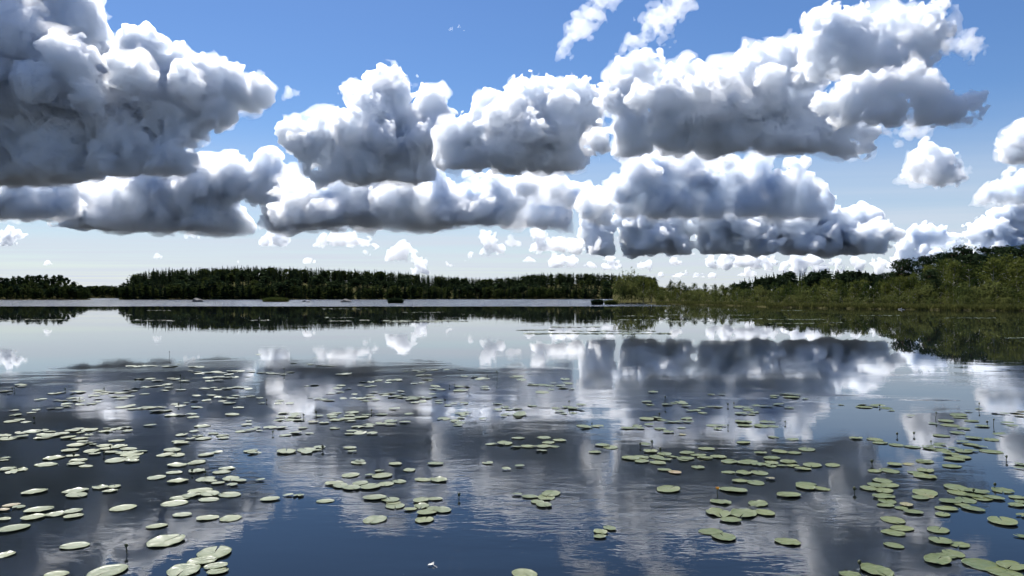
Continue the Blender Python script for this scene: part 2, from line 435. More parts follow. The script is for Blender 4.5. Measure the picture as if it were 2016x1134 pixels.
def plain_material(name, col, col2=None, scale=6.0, rough=.85, spec=.25):
    m, N, L = node_mat(name)
    out = N.new('ShaderNodeOutputMaterial'); b = N.new('ShaderNodeBsdfPrincipled')
    b.inputs['Roughness'].default_value = rough; b.inputs['Specular IOR Level'].default_value = spec
    nz = N.new('ShaderNodeTexNoise'); nz.inputs['Scale'].default_value = scale; nz.inputs['Detail'].default_value = 6
    tc = N.new('ShaderNodeTexCoord'); L.new(tc.outputs['Object'], nz.inputs['Vector'])
    mr = N.new('ShaderNodeMapRange'); mr.inputs[1].default_value = .35; mr.inputs[2].default_value = .65
    L.new(nz.outputs['Fac'], mr.inputs[0])
    mix = N.new('ShaderNodeMix'); mix.data_type = 'RGBA'
    mix.inputs['A'].default_value = (*col, 1); mix.inputs['B'].default_value = (*(col2 or col), 1)
    L.new(mr.outputs[0], mix.inputs['Factor'])
    L.new(mix.outputs['Result'], b.inputs['Base Color'])
    bp = N.new('ShaderNodeBump'); bp.inputs['Strength'].default_value = .5; bp.inputs['Distance'].default_value = .05
    L.new(nz.outputs['Fac'], bp.inputs['Height']); L.new(bp.outputs[0], b.inputs['Normal'])
    L.new(b.outputs[0], out.inputs['Surface'])
    return m
M_SPRUCE = leaf_material('spruce_needles', (.012, .022, .012), (.026, .038, .016), .2)
M_PINE = leaf_material('pine_needles', (.014, .026, .014), (.028, .042, .019), .2)
M_BIRCH = leaf_material('birch_leaves', (.024, .040, .012), (.098, .110, .028), .42)
M_BIRCH_SHADE = leaf_material('shaded_birch_leaves', (.020, .032, .011), (.040, .052, .016), .3)  # darker copy of the birch leaves, the far trees' backlit shade in its colour
M_WILLOW = leaf_material('willow_leaves', (.058, .075, .024), (.105, .115, .038), .42)
M_REED = leaf_material('sedge_blades', (.060, .078, .022), (.105, .108, .036), .3)
M_BARK = plain_material('grey_bark', (.028, .024, .02), (.05, .043, .036))
M_PBARK = plain_material('pine_bark', (.10, .055, .035), (.18, .09, .05))
M_WBARK = plain_material('birch_bark', (.50, .49, .46), (.08, .075, .07), 3.0)
M_SOIL = plain_material('mossy_soil', (.035, .034, .018), (.055, .052, .022), .6, 1.0, 0.0)
M_ROCK = plain_material('lake_rock', (.07, .068, .064), (.15, .145, .135), 1.4)

def rand_quads(C, size, rng, flat=0.0):
    """leaf-sized quads at the points C, each turned its own way"""
    n = len(C)
    a = rng.standard_normal((n, 3)); a[:, 2] *= (1 - flat)
    a /= np.linalg.norm(a, axis=1)[:, None]
    b = rng.standard_normal((n, 3)); b[:, 2] *= (1 - flat)
    b -= a * (a * b).sum(1)[:, None]; b /= np.linalg.norm(b, axis=1)[:, None]
    sz = size * rng.uniform(.6, 1.3, n)[:, None]
    a = a * sz * .5; b = b * sz * .38
    V = np.stack([C - a, C - b * .9, C + a, C + b], 1).reshape(-1, 3)
    return V, np.arange(n * 4).reshape(-1, 4)
def tube(pts, radii, sides=5):
    V, Q = [], []
    pts = [np.array(p, float) for p in pts]
    for i, (p, r) in enumerate(zip(pts, radii)):
        d = pts[min(i + 1, len(pts) - 1)] - pts[max(i - 1, 0)]
        d /= np.linalg.norm(d) + 1e-9
        x = np.cross(d, (0.3, 0.9, 0.1)); x /= np.linalg.norm(x) + 1e-9
        y = np.cross(d, x)
        for k in range(sides):
            t = 2 * math.pi * k / sides
            V.append(p + r * (math.cos(t) * x + math.sin(t) * y))
    for i in range(len(pts) - 1):
        for k in range(sides):
            k2 = (k + 1) % sides
            Q.append((i * sides + k, i * sides + k2, (i + 1) * sides + k2, (i + 1) * sides + k))
    return np.array(V), np.array(Q)
def join(parts):
    V, Q, n = [], [], 0
    for v, q in parts:
        V.append(v); Q.append(q + n); n += len(v)
    return np.concatenate(V), np.concatenate(Q)

def spruce_shape(rng, h=1.0, tiers=15, per=8, width=.17):
    """unit-height spruce: trunk and whorls of drooping boughs"""
    trunk = tube([(0, 0, -.03), (0, 0, .5), (0, 0, .97)], [.014, .009, .002], 5)
    V, Q = [], []
    for t in range(tiers):
        f = t / (tiers - 1)
        z = .07 + .90 * f ** .92
        rad = width * (1 - f) ** .8 * rng.uniform(.8, 1.15) + .012
        n = per if f < .8 else 5
        a0 = rng.uniform(0, 6.28)
        for k in range(n):
            a = a0 + 6.283 * k / n + rng.uniform(-.3, .3)
            r = rad * rng.uniform(.6, 1.2)
            w = r * .42 + .008
            d = np.array((math.cos(a), math.sin(a), 0)); s = np.array((-math.sin(a), math.cos(a), 0))
            z2 = z + rng.uniform(-.02, .02)
            droop = r * .45
            b = len(V)
            V += [d * .004 + (0, 0, z2 + .035), d * r * .55 + s * w + (0, 0, z2 - droop * .35), d * r + (0, 0, z2 - droop), d * r * .55 - s * w + (0, 0, z2 - droop * .4)]
            Q.append((b, b + 1, b + 2, b + 3))
    V.append((0, 0, 1.0)); b = len(V) - 1
    V += [(.012, 0, .93), (0, .012, .92), (-.012, 0, .93)]
    Q.append((b, b + 1, b + 2, b + 3))
    return trunk, (np.array(V), np.array(Q))
def crown_tree_shape(rng, kind, leaves):
    """unit-height broadleaf or pine: bent trunk, limbs, and leaf clumps gathered round the limb ends"""
    bend = rng.uniform(-.05, .05, 2)
    def axis(t): return np.array((bend[0] * t * t, bend[1] * t * t, t))
    parts = [tube([axis(t) - (0, 0, .03 if t == 0 else 0) for t in (0, .3, .6, .95)], [.016, .012, .008, .002], 5)]
    C = []
    if kind == 'pine':
        n, lo, wid = 15, .46, .23
    elif kind == 'bush':
        n, lo, wid = 14, .05, .55
    else:
        n, lo, wid = 20, .14, .21
    per = leaves // (n * 4)
    for k in range(n):
        f = (k + rng.uniform(0, 1)) / n
        z = lo + (1 - lo) * f * .95
        if kind == 'pine': prof = (.55 + .6 * f) * (1 - f ** 3) + .12
        elif kind == 'bush': prof = (1 - f * f) ** .5
        else: prof = math.sin(math.pi * min(1, (.22 + .78 * f))) ** .8 + .1
        ln = wid * prof * rng.uniform(.65, 1.25)
        a = k * 2.4 + rng.uniform(-.5, .5)
        d = np.array((math.cos(a), math.sin(a), 0))
        rise = ln * (rng.uniform(.15, .5) if kind == 'pine' else rng.uniform(.35, .9))
        p0 = axis(z * .96); tip = p0 + d * ln + (0, 0, rise)
        if kind == 'birch': tip[2] -= .05 * rng.random()
        mid = (p0 + tip) / 2 + (0, 0, ln * .08)
        parts.append(tube([p0, mid, tip], [.006, .004, .0015], 3))
        for q in range(4):
            c = p0 + (tip - p0) * rng.uniform(.45, 1.08) + rng.standard_normal(3) * ln * .16
            sg = np.array((.045, .045, .022)) if kind == 'pine' else np.array((.042, .042, .042)) * (2.2 if kind == 'bush' else 1.0)
            sg = sg * rng.uniform(.6, 1.4)
            C.append(c + rng.standard_normal((per, 3)) * sg)
    C = np.concatenate(C)
    C = C[C[:, 2] > .02]
    size = {'pine': .040, 'birch': .034, 'bush': .085}[kind]
    return join(parts), rand_quads(C, size, rng, .4 if kind == 'pine' else .0)

rngT = np.random.default_rng(77)
SHAPES = {
    'spruce': [spruce_shape(rngT, width=w) for w in (.13, .16, .18, .15)],
    'pine': [crown_tree_shape(rngT, 'pine', 1500) for i in range(5)],
    'birch': [crown_tree_shape(rngT, 'birch', 1700) for i in range(6)],
    'bush': [crown_tree_shape(rngT, 'bush', 750) for i in range(4)],
}
FAR_SHAPES = {
    'spruce': [spruce_shape(rngT, tiers=10, per=6, width=w) for w in (.12, .15, .18, .14, .10)],
    'pine': [crown_tree_shape(rngT, 'pine', 180) for i in range(3)],
    'birch': [crown_tree_shape(rngT, 'birch', 240) for i in range(4)],
}
for k in ('pine', 'birch'):      # fewer, larger leaf clumps for trees most of a kilometre away
    for i, (t, (v, q)) in enumerate(FAR_SHAPES[k]):
        c = v.reshape(-1, 4, 3).mean(1, keepdims=True)
        FAR_SHAPES[k][i] = (t, (((v.reshape(-1, 4, 3) - c) * 3.6 + c).reshape(-1, 3), q))
MATS = {'spruce': (M_BARK, M_SPRUCE), 'pine': (M_PBARK, M_PINE), 'birch': (M_WBARK, M_BIRCH), 'bush': (M_BARK, M_WILLOW)}
NAMES = {'spruce': 'spruce_tree', 'pine': 'pine_tree', 'birch': 'birch_tree', 'bush': 'willow_bush'}
MESHES = {}
def tree_meshes(kind, i, far):
    key = (kind, i, far)
    if key not in MESHES:
        t, c = (FAR_SHAPES if far and kind in FAR_SHAPES else SHAPES)[kind][i]
        MESHES[key] = (fast_mesh('trunk', *t, [M_BARK if far else MATS[kind][0]]), fast_mesh('crown', *c, [M_BIRCH_SHADE if far and kind == 'birch' else MATS[kind][1]]))  # far birches take the darkened copy of the birch leaves
    return MESHES[key]
def plant(kind, x, y, z, h, label, group, rng, far=False, wide=1.0):
    n = len((FAR_SHAPES if far and kind in FAR_SHAPES else SHAPES)[kind])
    tm, cm = tree_meshes(kind, int(rng.integers(n)), far)
    o = bpy.data.objects.new(NAMES[kind], None)
    o.empty_display_size = .3
    COL.objects.link(o)
    w = h * wide * rng.uniform(.88, 1.15)
    o.location = (x, y, z); o.rotation_euler = (0, 0, rng.uniform(0, 6.28)); o.scale = (w, w, h)
    for nm, me in (('trunk', tm), ('crown', cm)):
        c = bpy.data.objects.new(nm, me); COL.objects.link(c); c.parent = o
    return tag(o, label, {'bush': 'bush'}.get(kind, 'tree'), group)
def forest_mass(name, spots, label, rng):
    """many far trees as one wood: (kind, x, y, z, h) joined, two materials"""
    V, Q, MI, n = [], [], [], 0
    order = [M_BARK, M_SPRUCE, M_PINE, M_BIRCH_SHADE]
    idx = {'spruce': 1, 'pine': 2, 'birch': 3}
    for kind, x, y, z, h in spots:
        S = (FAR_SHAPES if kind in FAR_SHAPES else SHAPES)[kind]
        t, c = S[int(rng.integers(len(S)))]
        a = rng.uniform(0, 6.28); ca, sa = math.cos(a), math.sin(a)
        for (v, q), mi in ((t, 0), (c, idx[kind])):
            if mi == 0 and kind != 'spruce': v, q = v[:20], q[:15]
            w = v * (h * 1.5, h * 1.5, h)
            w = np.stack([w[:, 0] * ca - w[:, 1] * sa + x, w[:, 0] * sa + w[:, 1] * ca + y, w[:, 2] + z], 1)
            V.append(w); Q.append(q + n); MI.append(np.full(len(q), mi, np.int32)); n += len(w)
    me = fast_mesh(name, np.concatenate(V), np.concatenate(Q), order)
    me.polygons.foreach_set('material_index', np.concatenate(MI))
    o = bpy.data.objects.new(name, me); COL.objects.link(o)
    return tag(o, label, None, None, 'stuff')

# ------------------------------------------------------------------ land
def at(u, D): return (u - 1008) / F * D
def height_of(v, D): return (585 - v) / F * D + CAM_H          # height above the lake that shows at photo row v
def interp(table, u):
    xs, ys = zip(*table)
    return float(np.interp(u, xs, ys))
def ridge_mesh(name, us, front, depths, height, mat):
    """land from a shoreline (front(u) metres out) inland over the given depths; columns follow lines of sight only in plan"""
    V, Fc = [], []
    nd = len(depths)
    for u in us:
        for k, d in enumerate(depths):
            D = front(u) + d
            V.append((at(u, front(u)) + (at(u, D) - at(u, front(u))) , D, height(u, d) if k else -.6))
    for i in range(len(us) - 1):
        for k in range(nd - 1):
            a = i * nd + k
            Fc.append((a, a + nd, a + nd + 1, a + 1))
    o = mesh_obj(name, V, Fc, [mat], smooth=True)
    return tag(o, kind='structure')
rng = np.random.default_rng(5)

# --- long wooded island
ISLE_FRONT = [(225, 690), (240, 670), (400, 680), (700, 740), (1000, 860), (1260, 980), (1400, 1050)]
ISLE_TOP = [(232, 572), (240, 562), (250, 548), (270, 538), (300, 531), (400, 527), (520, 524), (600, 528), (700, 531), (760, 534), (800, 537), (850, 541), (900, 545), (950, 548), (1000, 545), (1050, 539), (1100, 537), (1150, 537), (1200, 539), (1300, 545), (1400, 556)]
def isle_front(u): return interp(ISLE_FRONT, u)
def isle_ground(u, d):
    top = height_of(interp(ISLE_TOP, u), isle_front(u) + 150) - 15
    t = min(1, max(0, (d - 4) / 146)); t = t * t * (3 - 2 * t)
    edge = min(1, max(0, (u - 236) / 20))
    return max(.4 * min(1, d / 3), top * t * edge) if d <= 150 else top * edge
ridge_mesh('island_ground', list(range(234, 1400, 14)), isle_front, [0, 3, 20, 50, 90, 130, 170, 260], isle_ground, M_SOIL)
def section(u):
    return ('at its left tip' if u < 330 else 'behind the rounded rock' if u < 470 else 'behind the long grassy islet' if u < 620 else
            'behind the split rock' if u < 730 else 'behind the dark tufted islet' if u < 880 else 'on its low saddle' if u < 1030 else 'on its far hump')
ISL = []
u = 238.0
while u < 1290:
    for row, d in enumerate((3, 16, 34, 60, 92, 126, 150)):
        if u < 262 and d > 60: continue
        uu = u + rng.uniform(-5.5, 5.5) + (row % 2) * 4.5; dd = d + rng.uniform(-6, 8) * (0 if row == 0 else 1)
        f = isle_front(uu)
        top = interp(ISLE_TOP, uu)
        lim = height_of(top, f + dd) - isle_ground(uu, dd)
        h = min(rng.uniform(12, 18), lim * rng.uniform(.92, 1.08))
        if row >= 5: h = lim * (rng.uniform(.95, 1.10) + .03 * math.sin(uu * .043) + .02 * math.sin(uu * .19))
        if h < 3.5: continue
        k = 'birch' if (row < 2 and rng.random() < .32) or (row < 5 and rng.random() < .06) else ('pine' if row < 5 and rng.random() < .12 else 'spruce')
        ISL.append((row, uu, f + dd, isle_ground(uu, dd), h * (.8 if k == 'birch' else 1), k))
    u += 7.6
front_rows, rest = [], []
for t in ISL:
    (front_rows if (t[0] in (0, 6) and t[1] < 1222) else rest).append(t)
for row, uu, D, z, h, k in front_rows:
    sec = section(uu); where = 'waterline' if row == 0 else 'skyline'
    nm = {'spruce': 'dark spruce', 'pine': 'dark pine', 'birch': 'paler birch'}[k]
    plant(k, at(uu, D), D, z, h, f'{nm} on the long island {where}, {sec}', f'{k} trees on the {where} of the long island, {sec}', rng, far=True, wide=rng.uniform(1.1, 1.6) if k == 'spruce' else 1.2)
UNDER = []
for i in range(900):           # a second rank just behind the skyline trees closes the gaps
    uu = rng.uniform(250, 1290); dd = rng.uniform(130, 165); D = isle_front(uu) + dd; z = isle_ground(uu, dd)
    UNDER.append((6, uu, D, z, (height_of(interp(ISLE_TOP, uu), D) - z) * rng.uniform(.84, .97), 'spruce' if rng.random() < .9 else 'birch'))
for i in range(420):
    uu = rng.uniform(236, 1290); dd = rng.uniform(1.5, 40) ** 1.0
    D = isle_front(uu) + dd
    UNDER.append((0, uu, D, isle_ground(uu, dd) - .6, rng.uniform(3.5, 8) * (1 if uu > 250 else .6), 'birch' if rng.random() < .45 else 'spruce'))
forest_mass('forest', [(k, at(uu, D), D, z, h) for row, uu, D, z, h, k in rest + UNDER], 'dense dark conifer wood covering the long island', rng)

# --- left island
LEFT_TOP = [(-140, 548), (0, 546), (30, 545), (60, 541), (100, 539), (120, 541), (135, 549), (150, 556), (168, 563), (176, 574), (180, 584)]
def left_front(u): return 668.0
def left_ground(u, d):
    top = max(.4, height_of(interp(LEFT_TOP, u), 720) - 12)
    t = min(1, max(0, d / 60)); return max(.4 * min(1, d / 3), top * t * t * (3 - 2 * t) * min(1, max(0, (182 - u) / 30)))
ridge_mesh('island_ground', list(range(-140, 184, 8)), left_front, [0, 3, 15, 35, 60, 110], left_ground, M_SOIL)
for row, d in enumerate((2, 14, 28, 46, 64)):
    u = -130.0
    while u < 178:
        uu = u + rng.uniform(-3, 3)
        D = 668 + d + (rng.uniform(-5, 5) if row else 0)
        lim = height_of(interp(LEFT_TOP, uu), D) - left_ground(uu, d)
        h = lim * rng.uniform(.86, 1.06) if row > 2 else min(rng.uniform(8, 13), lim * .95)
        if h > 3:
            k = 'birch' if rng.random() < (.7 if row < 3 else .3) else ('pine' if rng.random() < .8 else 'spruce')
            nm = {'spruce': 'dark spruce', 'pine': 'round-topped pine', 'birch': 'olive-green birch'}[k]
            wh = 'at the waterline' if row == 0 else 'on the skyline' if row == 4 else 'in the middle'
            plant(k, at(uu, D), D, left_ground(uu, d), h, f'{nm} {wh} of the small wooded island at far left', f'{k} trees {wh} of the far left island', rng, far=True)
        u += 13 if row else 11

LU = []
for i in range(260):
    uu = rng.uniform(-135, 176); dd = rng.uniform(1, 60)
    top = height_of(interp(LEFT_TOP, uu), 668 + dd) - left_ground(uu, dd)
    LU.append((('birch', 'birch', 'pine', 'spruce')[int(rng.integers(4))], at(uu, 668 + dd), 668 + dd, left_ground(uu, dd) - .5, min(top * .9, rng.uniform(4, 10))))
forest_mass('undergrowth', LU, 'low dense growth between the trees of the far left island', rng)

# --- far headland seen through the gap
HEAD_TOP = [(100, 566), (170, 563), (200, 562), (245, 564), (320, 566)]
ridge_mesh('headland_ground', list(range(100, 330, 12)), lambda u: 1700.0, [0, 6, 60, 200], lambda u, d: .5 if d < 10 else min(8, d * .08), M_SOIL)
spots = []
for d in (4, 40, 90, 150):
    u = 100.0
    while u < 325:
        uu = u + rng.uniform(-2, 2); D = 1700 + d
        z = min(8, d * .08)
        h = (height_of(interp(HEAD_TOP, uu), D) - z) * rng.uniform(.8, 1.03)
        spots.append((('spruce', 'pine', 'birch')[int(rng.integers(3))], at(uu, D), D, z, h))
        u += 5
forest_mass('far_forest', spots, 'hazy far wooded headland seen between the two islands', rng)

# --- right-hand shore
SHORE = [(1200, 262), (1255, 258), (1300, 246), (1400, 220), (1512, 172), (1640, 152), (1780, 139), (1900, 130), (2016, 124), (2200, 112)]
def shore(u): return interp(SHORE, u)
def shore_ground(u, d):
    b = .25 if d > 0.5 else .05
    low = b + .012 * d
    hill = max(0, (u - 1560) / 450)
    t = min(1, max(0, (d - 25) / 90)); t = t * t * (3 - 2 * t)
    return low + hill * 5.0 * t
ridge_mesh('shore_ground', list(range(1206, 2210, 12)), shore, [0, .6, 6, 15, 30, 60, 100, 150, 320], shore_ground, M_SOIL)

RIDGE_TOP = [(1425, 566), (1440, 556), (1470, 546), (1500, 539), (1540, 535), (1600, 532), (1650, 530), (1700, 533), (1740, 538), (1800, 536), (1900, 530)]
n = 0
for row, (D0, step) in enumerate(((395, 10), (410, 8), (430, 7))):
    u = 1428.0
    while u < 1790:
        uu = u + rng.uniform(-4, 4); D = D0 + rng.uniform(-6, 6)
        top = height_of(interp(RIDGE_TOP, uu), D)
        z = shore_ground(uu, 150)
        h = (top - z) * (rng.uniform(.9, 1.04) if row == 2 else rng.uniform(.72, .92))
        k = 'spruce' if rng.random() < .62 else 'pine'
        plant(k, at(uu, D), D, z, h, f"dark {k} {('at the foot of', 'on the slope of', 'on the skyline of')[row]} the low ridge behind the birches", f'{k} trees of the low ridge behind the birches', rng, far=True, wide=1.0 if k == 'pine' else 1.1)
        u += step
RB = []
for i in range(110):
    uu = rng.uniform(1455, 1800); D = rng.uniform(436, 452); z = shore_ground(uu, 150)
    RB.append(('spruce', at(uu, D), D, z, (height_of(interp(RIDGE_TOP, uu), D) - z) * rng.uniform(.78, .96)))
forest_mass('ridge_forest', RB, 'dark conifer wood filling the ridge behind the shore birches', rng)
HILL_TOP = [(1750, 528), (1762, 520), (1800, 503), (1830, 496), (1860, 490), (1900, 484), (1950, 479), (2000, 476), (2060, 472), (2200, 460)]
def hill_trees():
    for row, (d, step) in enumerate(((20, 40), (36, 30), (54, 26), (72, 26))):
        u = 1796.0 if row < 3 else 1790.0
        while u < 2120:
            uu = u + rng.uniform(-8, 8); D = shore(uu) + d + rng.uniform(-5, 5)
            z = shore_ground(uu, D - shore(uu))
            full = height_of(interp(HILL_TOP, uu), D) - z
            h = full * (rng.uniform(.93, 1.03) if row == 3 else rng.uniform(.62, .86))
            k = 'pine' if row == 3 or rng.random() < .25 else 'birch'
            if row == 3: lb = 'tall dark pine on the right hillside skyline'
            else: lb = f"{'dark pine' if k == 'pine' else 'leafy birch'} on the right hillside below the skyline pines"
            plant(k, at(uu, D), D, z, h, lb, f'{k} trees of the right hillside', rng, wide=1.15 if k == 'pine' else 1.1)
            u += step
    D = 205.0
    plant('pine', at(1773, D), D, shore_ground(1773, 60), height_of(507, D) - shore_ground(1773, 60), 'lone spreading pine standing out left of the right hillside crest', 'pine trees of the right hillside', rng, wide=1.5)
    plant('pine', at(1738, 215), 215, shore_ground(1738, 60), height_of(536, 215) - shore_ground(1738, 60), 'short pine just left of the lone spreading pine', 'pine trees of the right hillside', rng, wide=1.2)
hill_trees()
FRONT_TOP = [(1290, 566), (1310, 560), (1360, 562), (1420, 560), (1480, 562), (1520, 556), (1600, 552), (1640, 548), (1700, 552), (1760, 545), (1850, 545), (1950, 548), (2050, 545), (2200, 540)]
def shore_trees():
    for row, (d, step) in enumerate(((5, 17), (10, 15), (17, 15), (26, 17))):
        u = 1304.0
        while u < 2110:
            uu = u + rng.uniform(-6, 6); D = shore(uu) + d + rng.uniform(-1.5, 1.5)
            z = shore_ground(uu, D - shore(uu))
            full = height_of(interp(FRONT_TOP, uu), D) - z
            h = full * (rng.uniform(.26, .42) if row == 0 else rng.uniform(.5, .8) if row == 1 else rng.uniform(.75, 1.08))
            r = rng.random()
            k = 'bush' if row == 0 or (row == 1 and r < .35) else ('pine' if r < .08 else 'birch')
            side = ('beside the point' if uu < 1440 else 'below the dark ridge' if uu < 1730 else 'below the right hillside')
            lb = {'bush': 'low willow bush', 'pine': 'small bog pine', 'birch': 'young birch'}[k]
            rw = {0: 'front', 1: 'second', 2: 'third', 3: 'rear'}[row]
            plant(k, at(uu, D), D, z - .1, max(.9, h), f'{lb}, {rw} row of right shore, {side}', f'{k} {rw} row right shore {side}', rng, wide={'bush': 1.0, 'pine': 1.2, 'birch': .95}[k])
            u += step
    for uu, v, D, k, w, lb in (
        (1222, 549, 264, 'bush', .62, 'dark bushy tree at the very tip of the wooded point'),
        (1236, 541, 268, 'bush', .5, 'tallest dark tree on the wooded point'),
        (1250, 548, 265, 'bush', .6, 'dark tree inland of the wooded point tip'),
        (1243, 560, 261, 'bush', .8, 'dark low growth at the foot of the wooded point trees'),
        (1226, 566, 261, 'bush', .8, 'dark shrub under the outermost point tree'),
        (1266, 541, 270, 'birch', 1.5, 'round-headed birch on the wooded point'),
        (1282, 549, 266, 'birch', 1.5, 'birch where the wooded point meets the sedge shore'),
        (1296, 560, 262, 'birch', 1.2, 'short birch stepping down from the wooded point'),
        (1262, 576, 257, 'bush', .9, 'yellow-green willow at the water by the wooded point'),
        (1278, 570, 256, 'bush', .8, 'tall willow at the water by the wooded point'),
        (1300, 582, 250, 'bush', 1.0, 'small willow beside the sedge strip'),
        (1340, 552, 252, 'birch', 1.0, 'taller thin birch just right of the wooded point'),
        (1368, 556, 250, 'birch', .9, 'thin birch rising over the shore bushes'),
        (1322, 551, 254, 'birch', .8, 'slender birch rising right of the wooded point'),
        (1388, 557, 250, 'birch', .8, 'slender birch over the sedges left of the ridge')):
        z = .3
        plant(k, at(uu, D), D, z, height_of(v, D) - z, lb, 'trees of the wooded point', rng, wide=w)
shore_trees()

# number the look-alikes of each stand from left to right
stand = {}
for o in COL.objects:
    if o.parent is None and o.get('category') in ('tree', 'bush'): stand.setdefault(o['label'], []).append(o)
for lb, os_ in stand.items():
    if len(os_) > 1:
        for i, o in enumerate(sorted(os_, key=lambda o: o.location.x / o.location.y)): o['label'] = f'{lb}, {ordinal(i + 1)} from left'

# --- sedges along the right shore, one mass of blades
def sedge_blades(points, hmin, hmax, rng, lean=.25, width=.02):
    n = len(points)
    P = np.asarray(points, float)
    h = rng.uniform(hmin, hmax, n)[:, None]
    a = rng.uniform(0, 6.28, n)
    s = np.stack([np.cos(a), np.sin(a), np.zeros(n)], 1) * width
    l = np.stack([rng.standard_normal(n), rng.standard_normal(n), np.zeros(n)], 1) * lean * h
    up = np.concatenate([np.zeros((n, 2)), h], 1)
    V = np.stack([P - s, P + s, P + s * .6 + up * .6 + l * .35, P + up + l], 1).reshape(-1, 3)
    return V, np.arange(n * 4).reshape(-1, 4)
pts, hs = [], []
for i in range(34000):
    uu = rng.uniform(1292, 2120); d = rng.uniform(0.0, 5.0) ** 1.0
    tuft = .5 + .5 * math.sin(uu * .21) * math.sin(uu * .057 + 1)
    if rng.random() > .55 + .45 * tuft: continue
    D = shore(uu) + d + .5 * math.sin(uu * .11)
    pts.append((at(uu, D), D, .02))
v, q = sedge_blades(pts, .5, 1.15, rng, .22, .035)
o = bpy.data.objects.new('sedge_grass', fast_mesh('sedge_grass', v, q, [M_REED])); COL.objects.link(o)
tag(o, 'olive green sedge strip lining the right shore', None, None, 'stuff')

# --- islets and rocks
def rock(name, u, v, w, hgt, label, seed, cap=False, mat=M_ROCK, depth=.7):
    x, y = water_point(u, v)
    r2 = np.random.default_rng(seed)
    bm = bmesh.new()
    bmesh.ops.create_icosphere(bm, subdivisions=4, radius=1)
    sx = w / F * y / 2
    ph = r2.uniform(0, 6.28, 9)
    for p in bm.verts:
        c = p.co
        n = (.12 * math.sin(2.3 * c.x + ph[0]) * math.cos(2.1 * c.y + ph[1]) + .08 * math.sin(5 * c.x + 3 * c.z + ph[2]) + .06 * math.cos(6.3 * c.y - 4 * c.x + ph[3]) + .03 * math.sin(13 * c.z + 9 * c.x + ph[4]))
        k = 1 + n
        p.co = Vector((c.x * k * sx, c.y * k * sx * depth, c.z * k * hgt if c.z > 0 else c.z * .4))
    me = bpy.data.meshes.new(name); bm.to_mesh(me); bm.free()
    me.materials.append(mat)
    me.polygons.foreach_set('use_smooth', [True] * len(me.polygons))
    o = bpy.data.objects.new(name, me); COL.objects.link(o); o.location = (x, y, -.05)
    return tag(o, label, 'rock', 'rocks in the lake')
rock('lake_rock', 390, 594.5, 23, 1.7, 'rounded grey rock standing alone in the bright water belt', 1)
rock('lake_rock', 683, 595, 24, 1.3, 'low split rock with a pale cap in the bright water belt', 4)
rock('lake_rock', 598, 594.6, 7, .7, 'small dark stone right of the grassy islet', 6)
rock('lake_rock', 609, 595, 10, .6, 'small flat dark stone between grassy islet and split rock', 7)
rock('lake_rock', 632, 595.2, 4, .5, 'tiny dark stone left of the split rock', 8)
def islet(u, v, w, tall, label, seed, n=1500, mat=M_REED, bush=False):
    x, y = water_point(u, v)
    r2 = np.random.default_rng(seed)
    sx = w / F * y / 2
    root = bpy.data.objects.new('grassy_islet', None); COL.objects.link(root); root.location = (x, y, 0)
    me = rock('soil_mound', u, v, w * .96, tall * .35, None, seed, mat=M_SOIL, depth=.5)
    for k in ('category', 'group'):
        if k in me: del me[k]
    me.location = (0, 0, -.05); me.parent = root
    a = r2.uniform(0, 6.28, n); rr = np.sqrt(r2.random(n))
    px, py = np.cos(a) * rr * sx, np.sin(a) * rr * sx * .45
    pz = tall * .3 * np.sqrt(np.maximum(0, 1 - rr ** 2))
    vv, qq = sedge_blades(np.stack([px, py, pz], 1), tall * .3, tall * .75, r2, .3, .07)
    g = bpy.data.objects.new('grass_tuft', fast_mesh('grass_tuft', vv, qq, [mat])); COL.objects.link(g); g.parent = root
    g['kind'] = 'stuff'
    return tag(root, label, 'islet', 'grassy islets in the lake')
islet(543, 594.5, 52, 2.4, 'long grassy islet between the rounded rock and the split rock', 11)
islet(779, 597, 30, 2.1, 'dark tufted islet left of the picture centre', 12, mat=M_PINE)
islet(1176, 600, 22, 1.7, 'dark grassy islet off the tip of the wooded point', 13, mat=M_PINE)
islet(1203, 599.5, 26, 1.5, 'pale grassy islet touching the wooded point', 14)
# pale driftwood by the sedges
x, y = water_point(1772, 609.5)
tv, tq = join([tube([(-.35, 0, .05), (.2, .05, .12), (.35, .05, .35)], [.07, .08, .02], 6), tube([(.1, 0, .06), (.6, -.1, .04), (.75, -.1, .06)], [.06, .05, .02], 6)])
o = bpy.data.objects.new('driftwood', fast_mesh('driftwood', tv, tq, [plain_material('bleached_wood', (.55, .53, .48), (.42, .4, .36))]))
COL.objects.link(o); o.location = (x, y, 0)
tag(o, 'small bleached driftwood snag at the foot of the sedges', 'driftwood')

